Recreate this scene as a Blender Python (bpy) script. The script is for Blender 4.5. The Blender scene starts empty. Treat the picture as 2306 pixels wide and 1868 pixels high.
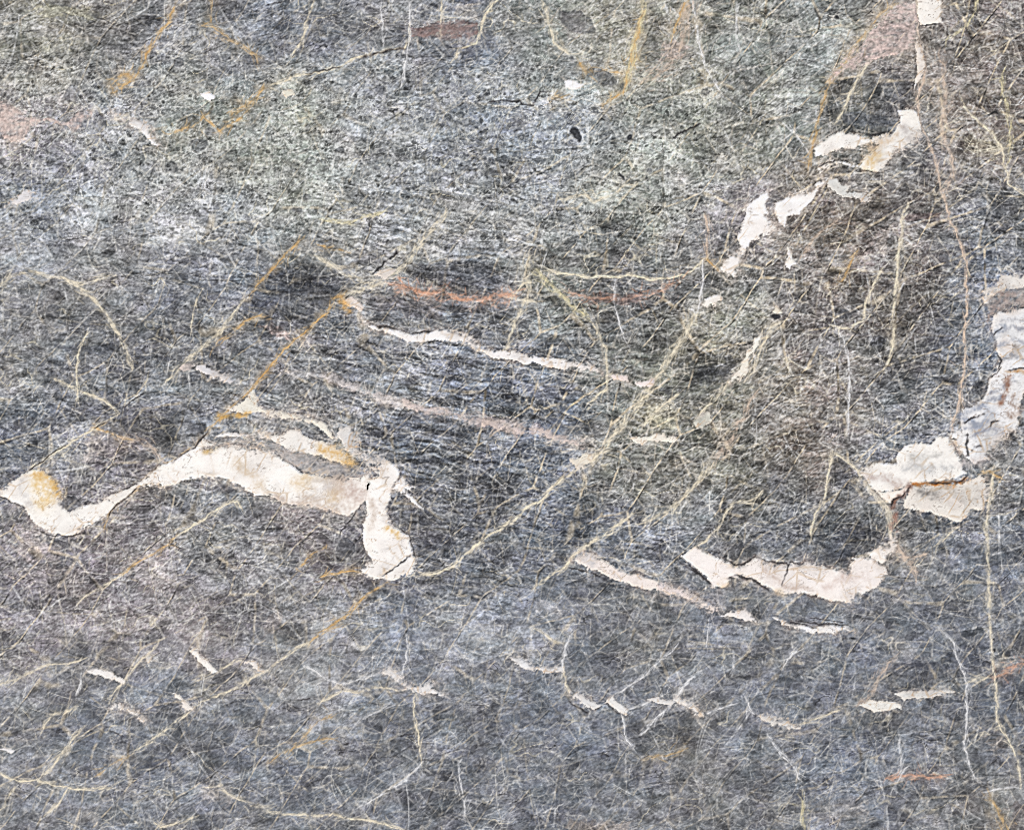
import bpy, math
import numpy as np

# ------------------------------------------------------------------ units
PX = 0.0005                      # one photograph pixel = half a millimetre of stone
FW, FH = 2306.0, 1868.0          # the stretch of slab that the photograph frames
THICK = 0.03                     # slab thickness in metres
GAIN = 1.20                      # picture level of a perfectly white diffuse surface

# ------------------------------------------------------------------ camera, sky, sun, exposure
sc = bpy.context.scene
cam_d = bpy.data.cameras.new('camera')
cam = bpy.data.objects.new('camera', cam_d)
sc.collection.objects.link(cam)
sc.camera = cam
cam_d.sensor_width = 36.0
cam_d.lens = 50.0
cam_d.clip_start = 0.05
cam_d.clip_end = 200.0
cam.location = (0, 0, THICK + FW * PX * 50.0 / 36.0)
cam.rotation_euler = (0, 0, 0)

world = bpy.data.worlds.new('World')
sc.world = world
world.use_nodes = True
wn = world.node_tree
sky = wn.nodes.new('ShaderNodeTexSky')
sky.sky_type = 'NISHITA'
sky.sun_disc = False
SUN_EL, SUN_AZ = 52.0, 215.0
sky.sun_elevation = math.radians(SUN_EL)
sky.sun_rotation = math.radians(SUN_AZ)
sky.air_density = 1.0
sky.dust_density = 4.4
sky.ozone_density = 1.0
wn.links.new(sky.outputs['Color'], wn.nodes['Background'].inputs['Color'])
wn.nodes['Background'].inputs['Strength'].default_value = 0.10

sun_d = bpy.data.lights.new('sun', 'SUN')
sun_d.energy = 1.5
sun_d.angle = math.radians(14.0)
sun_d.color = (1.0, 0.975, 0.94)
sun = bpy.data.objects.new('sun', sun_d)
sc.collection.objects.link(sun)
sun.rotation_euler = (math.radians(90 - SUN_EL), 0, math.radians(-35.0))

sc.view_settings.view_transform = 'Standard'
sc.view_settings.look = 'None'
sc.view_settings.exposure = 0.43
sc.view_settings.gamma = 1.0
sc.cycles.filter_width = 1.0
sc.cycles.use_denoising = False
sc.view_settings.use_curve_mapping = False

# FIELDS BEGIN ------------------------------------------------------ the make-up of the stone
rng = np.random.default_rng(7)
f32 = np.float32


def axis(length, step=2.2, margin=330.0, wide=4.6):
    a = np.arange(-6.0, length + 6.0, step)
    lo = np.arange(a[0] - margin, a[0] - 1e-6, wide)
    hi = np.arange(a[-1] + wide, a[-1] + margin, wide)
    return np.concatenate([lo, a, hi]).astype(f32)


GX, GY = axis(FW), axis(FH)
NX, NY = len(GX), len(GY)
X, Y = np.meshgrid(GX, GY)       # photograph pixels, y down

_perm = rng.permutation(4096).astype(np.int32)
_ang = rng.uniform(0, 2 * np.pi, 4096)
_gx, _gy = np.cos(_ang).astype(f32), np.sin(_ang).astype(f32)


def perlin(x, y, seed=0):
    x = x + f32(seed * 37.17 + 500.3)
    y = y + f32(seed * 91.73 + 700.9)
    xi = np.floor(x).astype(np.int32)
    yi = np.floor(y).astype(np.int32)
    fx = (x - xi).astype(f32)
    fy = (y - yi).astype(f32)
    u = fx * fx * fx * (fx * (fx * 6 - 15) + 10)
    v = fy * fy * fy * (fy * (fy * 6 - 15) + 10)
    a = _perm[(xi + seed * 17) & 4095]
    b = _perm[(xi + 1 + seed * 17) & 4095]
    h00 = _perm[(a + yi) & 4095]
    h01 = _perm[(a + yi + 1) & 4095]
    h10 = _perm[(b + yi) & 4095]
    h11 = _perm[(b + yi + 1) & 4095]
    n00 = _gx[h00] * fx + _gy[h00] * fy
    n10 = _gx[h10] * (fx - 1) + _gy[h10] * fy
    n01 = _gx[h01] * fx + _gy[h01] * (fy - 1)
    n11 = _gx[h11] * (fx - 1) + _gy[h11] * (fy - 1)
    nx0 = n00 + u * (n10 - n00)
    nx1 = n01 + u * (n11 - n01)
    return (nx0 + v * (nx1 - nx0)) * f32(1.5)      # about -1..1


def noise(s, seed, oct=1, sx=1.0, sy=1.0, rot=0.0, x=None, y=None):
    x = X if x is None else x
    y = Y if y is None else y
    if rot:
        c, t = math.cos(rot), math.sin(rot)
        x, y = x * c + y * t, -x * t + y * c
    out, amp, tot = 0, 1.0, 0.0
    for k in range(oct):
        out = out + perlin(x * f32(2 ** k / (s * sx)), y * f32(2 ** k / (s * sy)), seed + k * 5) * f32(amp)
        tot += amp * amp
        amp *= 0.55
    return (out / math.sqrt(tot)).astype(f32)


def sstep(a, b, x):
    t = np.clip((x - a) / (b - a), 0, 1)
    return t * t * (3 - 2 * t)


def worley(x, y, seed):
    xi = np.floor(x).astype(np.int32)
    yi = np.floor(y).astype(np.int32)
    fx, fy = (x - xi).astype(f32), (y - yi).astype(f32)
    f1 = np.full(x.shape, 9, f32)
    f2 = np.full(x.shape, 9, f32)
    cell = np.zeros(x.shape, np.int32)
    for dx in (-1, 0, 1):
        for dy in (-1, 0, 1):
            h = _perm[(_perm[(xi + dx + seed * 101) & 4095] + yi + dy) & 4095]
            px = dx + (h & 63) / f32(63)
            py = dy + ((h >> 6) & 63) / f32(63)
            d = np.sqrt((px - fx) ** 2 + (py - fy) ** 2).astype(f32)
            near = d < f1
            f2 = np.where(near, f1, np.minimum(f2, d))
            cell = np.where(near, h, cell)
            f1 = np.where(near, d, f1)
    return f1, f2, cell


def splat(px, py, w):
    """Add weighted points to the sheet (bilinear)."""
    ix = np.interp(px, GX, np.arange(NX)).astype(f32)
    iy = np.interp(py, GY, np.arange(NY)).astype(f32)
    x0 = np.clip(ix.astype(np.int32), 0, NX - 2)
    y0 = np.clip(iy.astype(np.int32), 0, NY - 2)
    fx, fy = ix - x0, iy - y0
    base = y0 * NX + x0
    out = np.bincount(base, w * (1 - fx) * (1 - fy), NX * NY)
    out += np.bincount(base + 1, w * fx * (1 - fy), NX * NY)
    out += np.bincount(base + NX, w * (1 - fx) * fy, NX * NY)
    out += np.bincount(base + NX + 1, w * fx * fy, NX * NY)
    return out.reshape(NY, NX).astype(f32)


def sample(field, px, py):
    ix = np.clip(np.interp(px, GX, np.arange(NX)).astype(np.int32), 0, NX - 1)
    iy = np.clip(np.interp(py, GY, np.arange(NY)).astype(np.int32), 0, NY - 1)
    return field[iy, ix]


def strokes(cx, cy, a, ln, k, w0, step=1.7, win=None):
    """Lay bent fibres that start at cx, cy; returns how much fibre covers every point."""
    x, y, t = cx.astype(f32).copy(), cy.astype(f32).copy(), a.astype(f32).copy()
    px, py, pw = [], [], []
    for i in range(int(ln.max() / step) + 1):
        live = (i * step) < ln
        if not live.any():
            break
        x[live] += np.cos(t[live]) * step
        y[live] += np.sin(t[live]) * step
        t[live] += k[live] * step
        fade = np.sqrt(np.clip(np.sin(np.pi * np.clip((i + 0.5) * step / ln[live], 0, 1)), 0, 1))
        px.append(x[live].copy()); py.append(y[live].copy()); pw.append(w0[live] * fade)
    return splat(np.concatenate(px), np.concatenate(py), np.concatenate(pw))


def fibres(n, lmin, lmax, angle, spread, curve, seed, dens=None, step=1.7):
    r = np.random.default_rng(seed)
    cx = r.uniform(GX[0], GX[-1], n).astype(f32)
    cy = r.uniform(GY[0], GY[-1], n).astype(f32)
    w0 = r.uniform(0.35, 1.0, n).astype(f32)
    if dens is not None:
        keep = r.uniform(0, 1, n) < sample(dens, cx, cy)
        cx, cy, w0 = cx[keep], cy[keep], w0[keep]
    n = len(cx)
    a = sample(angle, cx, cy) + r.normal(0, spread, n)
    ln = lmin + (lmax - lmin) * r.uniform(0, 1, n) ** 2
    return strokes(cx, cy, a, ln, r.normal(0, curve, n).astype(f32), w0, step)


def blur(f, r):
    """Box blur over r cells, twice."""
    for _ in range(2):
        for ax in (0, 1):
            pad = [(0, 0)] * f.ndim
            pad[ax] = (r + 1, r)
            c = np.cumsum(np.pad(f, pad, mode='edge'), axis=ax, dtype=np.float64)
            n = f.shape[ax]
            f = ((np.take(c, range(2 * r + 1, 2 * r + 1 + n), ax) - np.take(c, range(0, n), ax)) / (2 * r + 1)).astype(f32)
    return f


# --- warped coordinates: every outline and seam wobbles with the grain of the stone
WX = X + 5.0 * noise(46, 1, 2) + 2.2 * noise(13, 2) + 1.2 * noise(5.5, 3)
WY = Y + 5.0 * noise(46, 4, 2) + 2.2 * noise(13, 5) + 1.2 * noise(5.5, 6)

def grid_map(rows, x, y):
    """Smooth map from a coarse table of values laid over the framed stretch of slab."""
    t = np.array(rows, f32)
    h, w_ = t.shape
    u = np.clip(x / (FW / w_) - 0.5, 0, w_ - 1.001)
    v = np.clip(y / (FH / h) - 0.5, 0, h - 1.001)
    i, j = u.astype(np.int32), v.astype(np.int32)
    fu, fv = u - i, v - j
    fu, fv = fu * fu * (3 - 2 * fu), fv * fv * (3 - 2 * fv)
    return ((t[j, i] * (1 - fu) + t[j, i + 1] * fu) * (1 - fv) + (t[j + 1, i] * (1 - fu) + t[j + 1, i + 1] * fu) * fv).astype(f32)


# --- broad tone of the rock, one row per band of the slab (level + tint)
TONE = [
    "138y 132n 130n 136b 138n 138b 142g 140y 150g 150g 140r 124r",
    "142p 138n 138g 145g 152n 148b 152b 148g 146g 140g 124n 120r",
    "156b 160n 158n 166g 160n 150n 154n 150g 146p 122r 114r 120n",
    "134n 134n 132b 112b 128n 112b 124g 116n 126y 118r 110r 120b",
    "122n 116n 126n 128n 130b 128b 116b 116g 122y 120r 108n 124b",
    "116b 128p 130n 128n 114b 110b 116b 130y 120y 114r 110b 130n",
    "134p 128p 122n 130p 114p 110b 116b 122b 116n 106b 120n 118b",
    "136p 136p 144p 144n 136b 148w 136b 128n 132b 134w 128b 120b",
    "128b 124b 126b 138n 134b 130b 124b 122b 128b 128b 120b 122b",
    "128b 124b 120b 118b 114b 112b 118b 124b 118n 118b 120b 118n"]
TINT = dict(b=(-5, 0, 7), n=(-1, 1, 2), g=(1, 4, -5), y=(6, 5, -7), p=(5, 0, 1), w=(-3, 2, 8), r=(9, 2, -5))
tone = np.zeros((10, 12, 3), f32)
for j, row in enumerate(TONE):
    for i, c in enumerate(row.split()):
        tone[j, i] = np.array(TINT[c[-1]], f32) + float(c[:-1])


def tone_at(x, y):
    u = np.clip(x / (FW / 12) - 0.5, 0, 10.999)
    v = np.clip(y / (FH / 10) - 0.5, 0, 8.999)
    i, j = u.astype(np.int32), v.astype(np.int32)
    fu, fv = (u - i)[..., None], (v - j)[..., None]
    fu, fv = fu * fu * (3 - 2 * fu), fv * fv * (3 - 2 * fv)
    return (tone[j, i] * (1 - fu) + tone[j, i + 1] * fu) * (1 - fv) + (tone[j + 1, i] * (1 - fu) + tone[j + 1, i + 1] * fu) * fv


big = noise(150, 20, 2)
big2 = noise(150, 22, 2)
COL = tone_at(X + 60 * big, Y + 60 * big2).astype(f32)
COL += (3.5 * noise(300, 24, 3))[..., None] * np.array([1.0, 0.2, -1.0], f32)      # warm and cool drift
GRANULAR = sstep(0.25, 0.75, np.exp(-((Y - 330 - 0.02 * X + 60 * big) / 230) ** 2) * (1 - sstep(1500, 1800, X)))

# foliation: mostly level, dipping to the right on the left, rising on the far right
FOLIATION = [[-10, -12, -5, -10, -32, 8], [5, 14, 9, 4, -18, 4], [0, 9, 13, -6, -22, -8], [-20, -12, 10, 4, 2, -10], [-27, -24, -22, -16, -10, 0]]
fol = (np.radians(grid_map(FOLIATION, X, Y)) + 0.16 * noise(160, 30, 2)).astype(f32)
SHEAR = grid_map([[.45, .35, .3, .45, .75, .9], [.3, .55, .5, .7, 1, .85], [.65, .6, .7, 1, .9, .8], [.75, .65, .6, .65, .65, .7], [.75, .7, .55, .45, .45, .65]], X, Y)
CENTRE = grid_map([[0, 0, 0, 0, 0, 0], [0, .4, .8, .5, .4, .3], [.1, .3, 1, .5, .5, .3], [0, 0, .3, .1, .1, 0], [.2, .1, 0, 0, 0, 0]], X, Y)
LOW = sstep(1240, 1440, Y + 0.10 * (X - 1100) + 60 * big).astype(f32)
QUIET = 1 - 0.42 * LOW

# blotches and bands
COL *= (1 + 0.075 * noise(70, 40, 2, 1.5, 0.7, 0.12) + 0.085 * noise(26, 42, 2, 1.4, 0.75, 0.1))[..., None]
hue = noise(85, 141, 2, 1.3, 0.8)
hue2 = noise(60, 143, 2, 1.3, 0.8)
COL += hue[..., None] * np.array([3.2, 0.6, -3.6], f32) + hue2[..., None] * np.array([2.2, -1.4, 0.4], f32)
COL *= (1 + 0.10 * noise(34, 145, 3, 1.3, 0.8, 0.1, WX, WY))[..., None]
streak = noise(9, 45, 2, 6.0, 0.85, 0.10, WX, WY + 20 * big)
streak += (noise(9, 46, 2, 6.0, 0.85, -0.42, WX, WY + 20 * big) - streak) * np.clip(LOW + 0.8 * sstep(1500, 1800, X) * sstep(600, 800, Y) * (1 - LOW), 0, 1)
banded = np.clip(sstep(-0.1, 0.7, noise(130, 47, 2, 1.8, 0.7)) * (1 - 0.8 * GRANULAR) + 0.6 * CENTRE, 0, 1) * (1 - 0.55 * LOW)
layer = noise(13, 48, 3, 11.0, 0.8, 0.19, WX, WY + 12 * big)
COL *= (1 + 0.40 * CENTRE * np.tanh(2.2 * layer))[..., None]
COL *= (1 - 0.34 * banded * sstep(0.05, 0.75, streak))[..., None]

# network of pale grain boundaries round darker polygons of rock
f1, f2, cell = worley((WX + 9 * noise(30, 50)) / 58, (WY + 9 * noise(30, 51)) / 44, 1)
netmask = sstep(-0.35, 0.5, noise(170, 52, 2))
cellv = ((cell % 97) / 97.0).astype(f32)
COL *= (1 + (cellv - 0.5) * 0.16 * netmask)[..., None]
net = np.exp(-((f2 - f1) / 0.055) ** 2) * netmask * sstep(-0.5, 0.5, noise(22, 53))
g1, g2, gcell = worley((WX + 6 * noise(17, 54)) / 25, (WY + 6 * noise(17, 55)) / 20, 2)
net2 = np.exp(-((g2 - g1) / 0.10) ** 2) * sstep(-0.1, 0.6, noise(120, 56, 2))
gv = ((gcell % 89) / 89.0).astype(f32)
COL *= (1 + (gv - 0.5) * 0.20)[..., None]
PALE = np.array([196, 198, 194], f32)


def lay(col, amount):
    global COL
    COL += (np.asarray(col, f32) - COL) * np.clip(amount, 0, 1)[..., None].astype(f32)


# wandering pale threads
def threads(sc_, seed, width, mask, sx=1.2, sy=0.85, rot=0.1):
    n = noise(sc_, seed, 2, sx, sy, rot, X + 10 * hue + 0.5 * (WX - X), Y + 10 * hue2 + 0.5 * (WY - Y))
    return sstep(width, width * 0.15, np.abs(n)) * mask


patch_a = sstep(-0.25, 0.55, noise(110, 151, 2))
patch_b = sstep(-0.25, 0.55, noise(75, 153, 2))
lay((206, 206, 198), 0.35 * threads(46, 155, 0.10, patch_a))
lay((200, 202, 198), 0.22 * threads(24, 157, 0.12, patch_b))
lay((216, 208, 182), 0.30 * threads(64, 161, 0.05, sstep(0.0, 0.6, hue)))
lay(PALE, 0.34 * net)
lay(PALE, 0.20 * net2)

# grains of the granular band
k1, k2, kc = worley(WX / 11, WY / 9, 3)
kv = ((kc % 83) / 83.0).astype(f32)
gr = GRANULAR * 0.85 + 0.15
COL *= (1 + gr * (0.34 * (kv - 0.46)) - gr * 0.42 * sstep(0.86, 0.95, kv) * sstep(0.5, 0.2, k1))[..., None]
lay((212, 214, 206), GRANULAR * 0.50 * sstep(0.16, 0.02, k2 - k1) * sstep(-0.9, 0.4, noise(34, 57)))

# rounded dark clasts in the granular band
for cs, sd_, lim in ((30, 6, 0.90), (17, 7, 0.90)):
    c1_, c2_, cc_ = worley((X + 0.6 * (WX - X)) / cs, (Y + 0.6 * (WY - Y)) / (cs * 0.85), sd_)
    pick = ((cc_ % 101) / 101.0 > lim)
    COL *= (1 - 0.30 * pick * sstep(0.42, 0.20, c1_) * (0.12 + 0.88 * GRANULAR))[..., None]
    lay((208, 210, 202), 0.15 * pick * sstep(0.16, 0.0, np.abs(c1_ - 0.42)) * GRANULAR)

# felted fibres
iso = noise(90, 60).astype(f32) * 3.0
bare = sstep(0.10, 0.60, noise(30, 165, 3, 1.4, 0.8, 0.1, WX, WY)) * (1 - 0.5 * GRANULAR)
COL *= (1 - 0.17 * bare)[..., None]
clump = np.clip(0.22 + 0.78 * sstep(-0.75, 0.75, noise(38, 163, 3, 1.3, 0.8)), 0, 1)
lite = fibres(210000, 5, 24, iso, 1.2, 0.03, 11, clump * QUIET)
lite += fibres(260000, 6, 32, fol, 0.45, 0.015, 18, clump * (1 - 0.5 * GRANULAR))
dark = fibres(150000, 6, 30, fol, 0.35, 0.02, 12, 1 - 0.45 * GRANULAR)
along = fibres(60000, 14, 56, fol, 0.30, 0.012, 13, 0.35 + 0.65 * banded)
longf = fibres(9000, 26, 105, iso + 0.7, 0.9, 0.005, 14, sstep(-0.5, 0.5, noise(160, 62)))
def veinlets(n, seed):
    r = np.random.default_rng(seed)
    cx, cy = r.uniform(GX[0], GX[-1], n), r.uniform(GY[0], GY[-1], n)
    fam = r.integers(0, 4, n)
    a = np.choose(fam, [-0.85, 0.15, 1.45, 0.75]) + r.normal(0, 0.25, n) + np.pi * r.integers(0, 2, n)
    ln = 40 + 260 * r.uniform(0, 1, n) ** 1.8
    k = r.normal(0, 0.0022, n)
    w0 = r.uniform(0.25, 1.0, n) ** 1.4
    out = 0
    for t in range(3):                       # each veinlet is two or three strands
        j = r.normal(0, 1.6, (2, n))
        out = out + strokes(cx + j[0] * (t > 0), cy + j[1] * (t > 0), a + r.normal(0, .03, n) * (t > 0), ln * r.uniform(.5, 1, n), k, w0 * (0.9 if t == 0 else 0.5))
    return out


vein_pale = veinlets(1000, 21)
vein_cream = veinlets(900, 22)
fleck = fibres(62000, 3, 9, iso, 1.5, 0.05, 15, 0.15 + 0.85 * GRANULAR)
glint = fibres(60000, 3, 12, fol, 0.9, 0.05, 16, 1 - 0.6 * bare)
lam = fibres(15000, 24, 110, fol, 0.13, 0.004, 17, 0.15 + 0.85 * banded)
lite = lite / (0.35 + 0.65 * lite.mean())
COL *= (1 - 0.31 * QUIET * (1 - np.exp(-0.62 * dark)))[..., None]
COL *= (1 - 0.40 * (1 - np.exp(-0.6 * fleck)))[..., None]
lay((204, 206, 204), QUIET * (0.46 - 0.30 * bare) * (1 - np.exp(-0.42 * np.clip(lite - 0.25, 0, 9))))
COL *= (1 - 0.42 * (1 - np.exp(-0.7 * lam)))[..., None]
lay((208, 209, 205), (0.50 - 0.2 * bare) * (1 - np.exp(-0.60 * along)))
lay((214, 211, 198), 0.62 * (1 - np.exp(-0.85 * longf)))
vb = sstep(-0.7, 0.3, noise(20, 66))


def joints(cell_, rot, stretch, seed, width):
    c, t = math.cos(rot), math.sin(rot)
    x = X + 0.34 * (WX - X) + 10 * noise(150, seed + 300)
    y = Y + 0.34 * (WY - Y) + 10 * noise(150, seed + 302)
    a1, a2, cc = worley((x * c + y * t) / (cell_ * stretch), (-x * t + y * c) / cell_, seed)
    return sstep(width / cell_, width * 0.2 / cell_, a2 - a1), ((cc % 71) / 71.0).astype(f32)


keep = noise(70, 320, 2)
j1, v1 = joints(86, -0.88, 2.6, 11, 4.4)
j2, v2 = joints(52, 0.12, 2.0, 12, 3.6)
j3, v3 = joints(44, 1.35, 1.8, 13, 3.4)
j4, v4 = joints(30, -0.75, 2.0, 14, 3.2)
j5, v5 = joints(20, 0.45, 1.6, 15, 3.0)
COL *= (1 + (0.35 + 0.65 * SHEAR) * (0.24 * (v1 - 0.5) + 0.26 * (v2 - 0.5) + 0.16 * (v3 - 0.5) + 0.24 * (v4 - 0.5) + 0.14 * (v5 - 0.5)))[..., None]
tan = np.array((216, 202, 174), f32)
lay(tan, 0.78 * j1 * SHEAR * sstep(-0.65, 0.0, keep) * vb)
lay((214, 210, 198), 0.50 * j2 * (0.35 + 0.65 * SHEAR) * sstep(-0.5, 0.2, -keep) * vb)
lay((212, 203, 182), 0.46 * j3 * SHEAR * sstep(-0.4, 0.3, noise(90, 322, 2)) * vb)
lay((210, 204, 190), 0.42 * j4 * (0.35 + 0.65 * SHEAR) * sstep(-0.4, 0.3, noise(65, 324, 2)) * vb)
lay((208, 207, 200), 0.34 * j5 * sstep(-0.2, 0.4, noise(75, 328, 2)) * vb)
COL *= (1 - 0.45 * np.roll(j1, 2, 0) * SHEAR * sstep(0.1, 0.6, noise(44, 326)))[..., None]
tvar = 0.75 + 0.5 * noise(14, 167)
lay((216, 216, 208), 0.22 * tvar * threads(46, 155, 0.07, patch_a))
lay((222, 214, 188), 0.40 * tvar * threads(64, 161, 0.045, sstep(0.0, 0.6, hue)))
lay((210, 211, 206), 0.16 * tvar * net)
COL *= (1 - 0.38 * threads(38, 171, 0.05, sstep(0.1, 0.7, hue2), 2.2, 0.6))[..., None]
lay((222, 223, 219), 0.80 * vb * (1 - np.exp(-0.75 * vein_pale)))
lay((222, 208, 176), 0.80 * vb * SHEAR * (1 - np.exp(-0.75 * vein_cream)))
lay((222, 223, 220), 0.48 * QUIET * (1 - np.exp(-0.85 * glint)))
COL *= (1 + 0.09 * noise(4.6, 64) + 0.11 * noise(9, 65) + 0.08 * noise(18, 67))[..., None]
COL = 131 + GRANULAR[..., None] * np.array((3, 4, 3), f32) + (COL - 133) * (1.06 - 0.10 * LOW)[..., None]
RELIEF = (0.05 * (np.exp(-0.5 * dark) - 1) + 0.03 * (1 - np.exp(-0.5 * lite))).astype(f32)   # mm

# ------------------------------------------------------------------ traced geology
TX, TY, TS = (0, 600, 1200, 1706), (0, 460, 920, 1388), 3.5717


def pts(text):
    """'00: x y x y 10: x y' -> photograph pixels; the two digits name column and row of the survey sheet."""
    out, t = [], text.replace(',', ' ').split()
    ox = oy = 0
    k = 0
    while k < len(t):
        if t[k].endswith(':'):
            ox, oy = TX[int(t[k][0])], TY[int(t[k][1])]
            k += 1
            continue
        out.append((ox + float(t[k]) / TS, oy + float(t[k + 1]) / TS))
        k += 2
    return np.array(out, f32)


def window(p, pad):
    x0 = max(0, np.searchsorted(GX, p[:, 0].min() - pad) - 1)
    x1 = min(NX, np.searchsorted(GX, p[:, 0].max() + pad) + 1)
    y0 = max(0, np.searchsorted(GY, p[:, 1].min() - pad) - 1)
    y1 = min(NY, np.searchsorted(GY, p[:, 1].max() + pad) + 1)
    return slice(y0, y1), slice(x0, x1)


def seg_dist(x, y, a, b):
    d = b - a
    L2 = float(d @ d) + 1e-6
    t = np.clip(((x - a[0]) * d[0] + (y - a[1]) * d[1]) / L2, 0, 1)
    return np.hypot(x - a[0] - t * d[0], y - a[1] - t * d[1]), t


def poly_sdf(p, w, wob=1.0):
    x = X[w] + (WX[w] - X[w]) * wob
    y = Y[w] + (WY[w] - Y[w]) * wob
    d = np.full(x.shape, 1e6, f32)
    inside = np.zeros(x.shape, bool)
    n = len(p)
    for i in range(n):
        a, b = p[i], p[(i + 1) % n]
        d = np.minimum(d, seg_dist(x, y, a, b)[0])
        if a[1] != b[1]:
            c = ((a[1] > y) != (b[1] > y)) & (x < (b[0] - a[0]) * (y - a[1]) / (b[1] - a[1]) + a[0])
            inside ^= c
    return np.where(inside, d, -d).astype(f32)


def line_dist(p, w, wob=1.0):
    x = X[w] + (WX[w] - X[w]) * wob
    y = Y[w] + (WY[w] - Y[w]) * wob
    d = np.full(x.shape, 1e6, f32)
    s = np.zeros(x.shape, f32)
    tot = np.concatenate([[0], np.cumsum(np.hypot(*np.diff(p, axis=0).T))])
    for i in range(len(p) - 1):
        e, t = seg_dist(x, y, p[i], p[i + 1])
        m = e < d
        d = np.where(m, e, d)
        s = np.where(m, (tot[i] + t * (tot[i + 1] - tot[i])) / tot[-1], s)
    return d.astype(f32), s


GRAIN_A = noise(34, 70, 2)
GRAIN_B = noise(12, 72, 2)
GRAIN_C = noise(5.2, 74)
GRAIN_D = noise(80, 76, 2)

SEAM_COL = dict(W=(234, 234, 230), C=(234, 223, 194), O=(216, 180, 122), Y=(218, 208, 164), B=(212, 192, 170), S=(220, 168, 136))
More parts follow.
